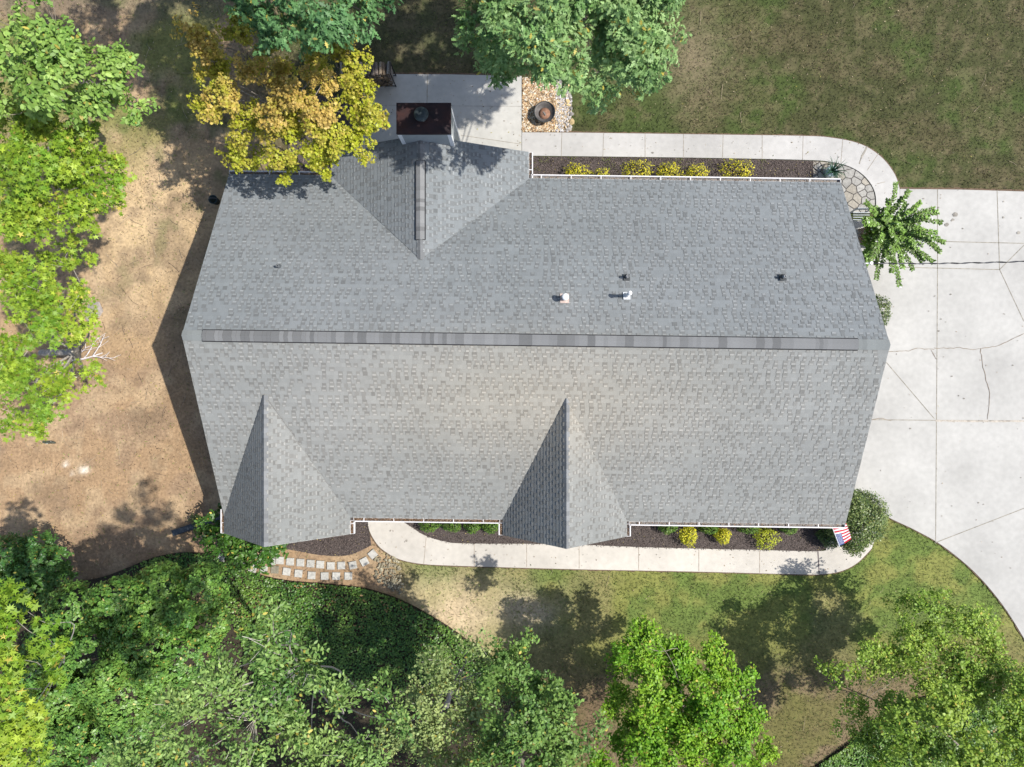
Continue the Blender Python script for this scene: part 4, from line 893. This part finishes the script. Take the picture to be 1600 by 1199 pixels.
for k, (u, v, r, ry) in enumerate(((901,269,19,10),(939,273,12,7),(996,267,23,15),(1045,269,19,11),(1090,271,18,10),(1153,266,26,14))):
    shrub('golden_shrub', 'golden leaved shrub in the rear bed, %s from the left' % ['first','smallest and second','spiky third','fourth','fifth','largest and last'][k], u, v, r, .75, ya, yb_, 200+k, 'golden shrubs in the rear bed', n=620 if r > 15 else 300, ry=ry+3, spike=.25)
for k, (u, v, r, ry) in enumerate(((1076,839,14,16),(1130,839,12,12),(1198,842,19,18))):
    shrub('golden_shrub', ['upright bright yellow shrub in the front bed, left of three','small yellow shrub in the front bed, middle of three','largest yellow green shrub in the front bed, nearest the flag'][k], u, v, r, .75, (.34,.38,.02), (.80,.72,.05) if k < 2 else (.58,.64,.06), 220+k, 'yellow shrubs in the front bed', n=850, ry=ry, spike=.12, L=.055)
for k, (u, v, r) in enumerate(((670,822,17),(706,822,15),(738,823,14),(766,824,15))):
    shrub('azalea_bush', 'low green bush under the gutter between the gables, %s from the left' % ordn[k], u, v, r, .7, (.05,.13,.02), (.16,.26,.04), 240+k, 'green bushes between the front gables', n=600, ry=11, L=.075)
for k, (u, v, r) in enumerate(((1043,825,16),(1108,826,16),(1171,826,17),(1233,826,14))):
    shrub('azalea_bush', 'low green bush under the right front gutter, %s from the left' % ordn[k], u, v, r, .7, (.05,.13,.02), (.16,.26,.04), 250+k, 'green bushes under the right front gutter', n=600, ry=10, L=.075)
shrub('corner_shrub', 'large clipped round shrub of dark variegated leaves behind the flag', 1340, 813, 47, 1.9, (.035,.085,.02), (.22,.27,.08), 260, n=17000, L=.085, W=.04, mat=M_leafg, ry=51)
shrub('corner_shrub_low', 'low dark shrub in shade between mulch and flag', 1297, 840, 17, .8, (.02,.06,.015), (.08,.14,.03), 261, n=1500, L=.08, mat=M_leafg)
shrub('clipped_shrub', 'narrow clipped shrub against the driveway side wall', 1368, 490, 24, 1.2, (.03,.07,.02), (.17,.21,.07), 262, n=3200, L=.08, mat=M_leafg, ry=30)
for o_ in [x for x in D.objects if x.name.startswith('corner_shrub_low')]: o_.name = 'shade_shrub'
tree('camellia_shrub', 'glossy dark green broadleaf shrub at the front left corner of the house', 'shrub',
     [(328,822,16,1.4),(345,840,24,1.7),(375,855,26,1.8),(410,862,24,1.7),(365,872,18,1.5),(395,872,16,1.5),(425,862,14,1.3),(340,818,18,1.5),(438,856,8,1.2)],
     (.03,.10,.012), (.09,.19,.03), (OVAL, 20), .13, .08, 60, 270, mat=M_leafg, spray=.3, up=.6, showbranch=.1, jitter=.1)
shrub('weed_clump', 'sparse leafy weed in the soil at the end of the drain extension', 304, 813, 9, .5, (.04,.09,.02), (.12,.18,.05), 271, n=160, L=.08)
# crape myrtle: arching shoots with paired leaves
bs = P(1343, 372, 0); cm = empty('crape_myrtle', (bs[0], bs[1], 0), label='fan of arching leafy green shoots between wall and driveway', cat='shrub')
tips = [(1402,286,2.6),(1422,298,2.6),(1441,316,2.7),(1412,310,2.4),(1468,331,2.8),(1452,340,2.5),(1474,347,2.8),(1430,345,2.4),(1466,363,2.7),(1479,378,2.8),(1450,372,2.5),(1472,393,2.7),(1461,409,2.6),(1440,395,2.4),(1429,421,2.4),(1418,402,2.2),(1408,446,2.5),(1396,425,2.2),(1372,436,2.0),(1385,400,2.2),(1365,350,2.2),(1385,335,2.3),(1395,360,2.5),(1405,380,2.6),(1378,375,2.4),(1425,330,2.5),(1400,325,2.2),(1360,395,2.0),(1415,362,2.6),(1352,340,1.9),(1350,410,1.8),(1432,380,2.5),(1390,312,2.3),(1440,356,2.6)]
rg = np.random.default_rng(44); tb = MB()
tips += [(1350+rg.uniform(0, 85)*math.cos(a_), 368+rg.uniform(15, 62)*math.sin(a_), rg.uniform(1.6, 2.6)) for a_ in rg.uniform(-1.5, 1.5, 40)]+[(rg.uniform(1400, 1470), rg.uniform(305, 428), rg.uniform(1.9, 2.5)) for _ in range(22)]+[(rg.uniform(1355, 1400), rg.uniform(310, 440), rg.uniform(1.5, 2.2)) for _ in range(16)]; LC = []; LN = []; LT = []; LL = []; LK = []
for k, (u, v, z) in enumerate(tips):
    tip = P(u, v, z); st = bs+np.array([rg.uniform(-.15, .35), rg.uniform(-.35, .35), .1]); m1 = st*.45+tip*.55; m1[2] = z*.85
    pts = np.array(catmull([st, m1, tip+np.array([0, 0, -.1])], 12)); tb.tube(list(pts), list(np.linspace(.012, .004, len(pts))), (.25, .18, .12), 4, False)
    dense = np.array([pts[int(i)]*(1-(i % 1))+pts[min(int(i)+1, len(pts)-1)]*(i % 1) for i in np.linspace(6, len(pts)-1.001, int(26*np.linalg.norm(tip-st)/2))])
    dr_ = np.gradient(dense, axis=0); dr_ /= np.linalg.norm(dr_, axis=1)[:, None]; sd = np.cross(dr_, [0, 0, 1.]); sd /= np.linalg.norm(sd, axis=1)[:, None]; tn = rg.uniform(.65, 1.35)
    for sg in (1, -1):
        for rep in range(2):
            n = len(dense); ll = rg.uniform(.08, .13, n); T = sd*sg*1.0+dr_*.6+rg.normal(0, .22, (n, 3)); LC.append(dense+T/np.linalg.norm(T, axis=1)[:, None]*ll[:, None]*.5+rg.normal(0, .012, (n, 3))-np.array([0, 0, .03*rep])); nn_ = np.array([0, 0, 1.])+rg.normal(0, .35, (n, 3)); LN.append(nn_/np.linalg.norm(nn_, axis=1)[:, None]); LT.append(T); LL.append(ll); LK.append(np.array([.15,.26,.045])*tn*rg.uniform(.6, 1.5, (n, 1)))
tb.build('shoots', M_bark, cm)
LC, LN, LT, LL, LK = [np.concatenate(q) for q in (LC, LN, LT, LL, LK)]
LK[rg.random(len(LK)) < .012] = (.75, .75, .72)
poly_array('foliage', leaves_V(LC, LN, LT, LL, LL*.5, OVAL), 6, LK, M_leafg, cm)
# potted plant by the rear gutter corner
pc = P(1300, 268, .4); pp = empty('potted_plant', (pc[0], pc[1], 0), label='pale blue pot with arching strap leaves by the rear gutter end', cat='potted plant')
c = np.array([pc[0], pc[1], .05]); mb = MB(); mb.lathe([(0, 0), (.15, 0), (.20, .30), (.22, .33), (.19, .33), (.18, .27), (0, .27)], c, (.45, .55, .62), 24); mb.build('pot', M_any, pp, True)
mb = MB(); rg = np.random.default_rng(55)
for k in range(70):
    a = rg.uniform(0, 6.283); L_ = rg.uniform(.3, .62); wd = rg.uniform(.012, .022); d = np.array([math.cos(a), math.sin(a), 0]); sd = np.array([-d[1], d[0], 0]); col = np.array([.035, .085, .05])*rg.uniform(.6, 1.9)
    hp = rg.uniform(.25, .5); P_ = [c+np.array([0, 0, .28])+d*L_*t_+np.array([0, 0, hp*math.sin(t_*2.4)]) for t_ in np.linspace(0, 1, 7)]
    for i in range(6): w0, w1 = wd*(1-i/7), wd*(1-(i+1)/7); mb.face([P_[i]-sd*w0, P_[i]+sd*w0, P_[i+1]+sd*w1, P_[i+1]-sd*w1], col)
mb.build('foliage', M_leaf, pp)
mb = MB(); mb.tube([c+np.array([.02+.30*math.cos(t_), .12+.26*math.sin(t_), .12+.05*math.sin(3*t_)]) for t_ in np.linspace(-.3, 3.5, 20)], .025, (.14, .12, .09), 6)
mb.build('vine_hoop', M_bark, pp)
# dead branch
rnd = random.Random(4); mb = MB()
def grow(p, a, L, r, dep):
    n = 5; pts = [p]; 
    for i in range(n): a += rnd.uniform(-.16, .16); p = p+np.array([math.cos(a)*L/n, math.sin(a)*L/n, rnd.uniform(-.02, .03)]); pts.append(p)
    mb.tube(pts, list(np.linspace(r, r*.45, n+1)), (.62, .57, .55), 5, False)
    if dep:
        for i in range(2, n+1):
            for sg in (1, -1):
                if rnd.random() < .75: grow(pts[i], a+sg*rnd.uniform(.3, .7), L*rnd.uniform(.3, .55), r*.5, dep-1)
grow(P(84, 572, .5), .38, 1.95, .045, 2)
tag(mb.build('dead_branch', M_bark), 'bare bleached white branch lying by the bright green tree', 'branch')
# ivy
rg = np.random.default_rng(66); p = scatter([IVY], 120000, 67); p2 = scatter([IVY2], 40000, 68); uq = 822+p[:, 0]*F/H; vq = 600-p[:, 1]*F/H; p = p[rg.random(len(p)) < .08+.92*sstep(1105, 1035, vq)*sstep(190, 260, uq)*(1-inside(uq, vq, [(60,905),(320,925),(365,965),(400,1060),(400,1250),(0,1250)]))]; p = np.concatenate([p, p2]); n = len(p)
hh = fbm(p[:, 0], p[:, 1], .7, 71, 3); C = np.column_stack([p, .05+.30*hh*rg.random(n)**.5]); m_ = np.clip(fbm(p[:, 0], p[:, 1], 1.3, 73, 3)*1.3-.2+rg.normal(0, .22, n), 0, 1)[:, None]
col = (np.array([.04,.115,.018])*(1-m_)+np.array([.17,.28,.045])*m_)*rg.uniform(.7, 1.3, (n, 1)); rd = (fbm(p[:, 0], p[:, 1], .9, 79, 3) > .68) & (rg.random(n) < .15); col[rd] = np.array([.30,.18,.07])*rg.uniform(.6, 1.3, (rd.sum(), 1))
tag(poly_array('ivy', leaves_V(C, orient(n, rg, .9, .45), rg.normal(0, 1, (n, 3)), rg.uniform(.055, .10, n), rg.uniform(.05, .09, n), OVAL), 6, col, M_leafg), 'dense green ivy ground cover below the stepping stones', 'ground cover', kind='stuff')
mb = MB(); mb.prism(IVY, -.05, .03, (.04, .032, .02)); mb.prism(IVY2, -.05, .03, (.04, .032, .02)); tag(mb.build('ivy_soil', M_mulch), 'dark soil under the ivy', kind='structure')
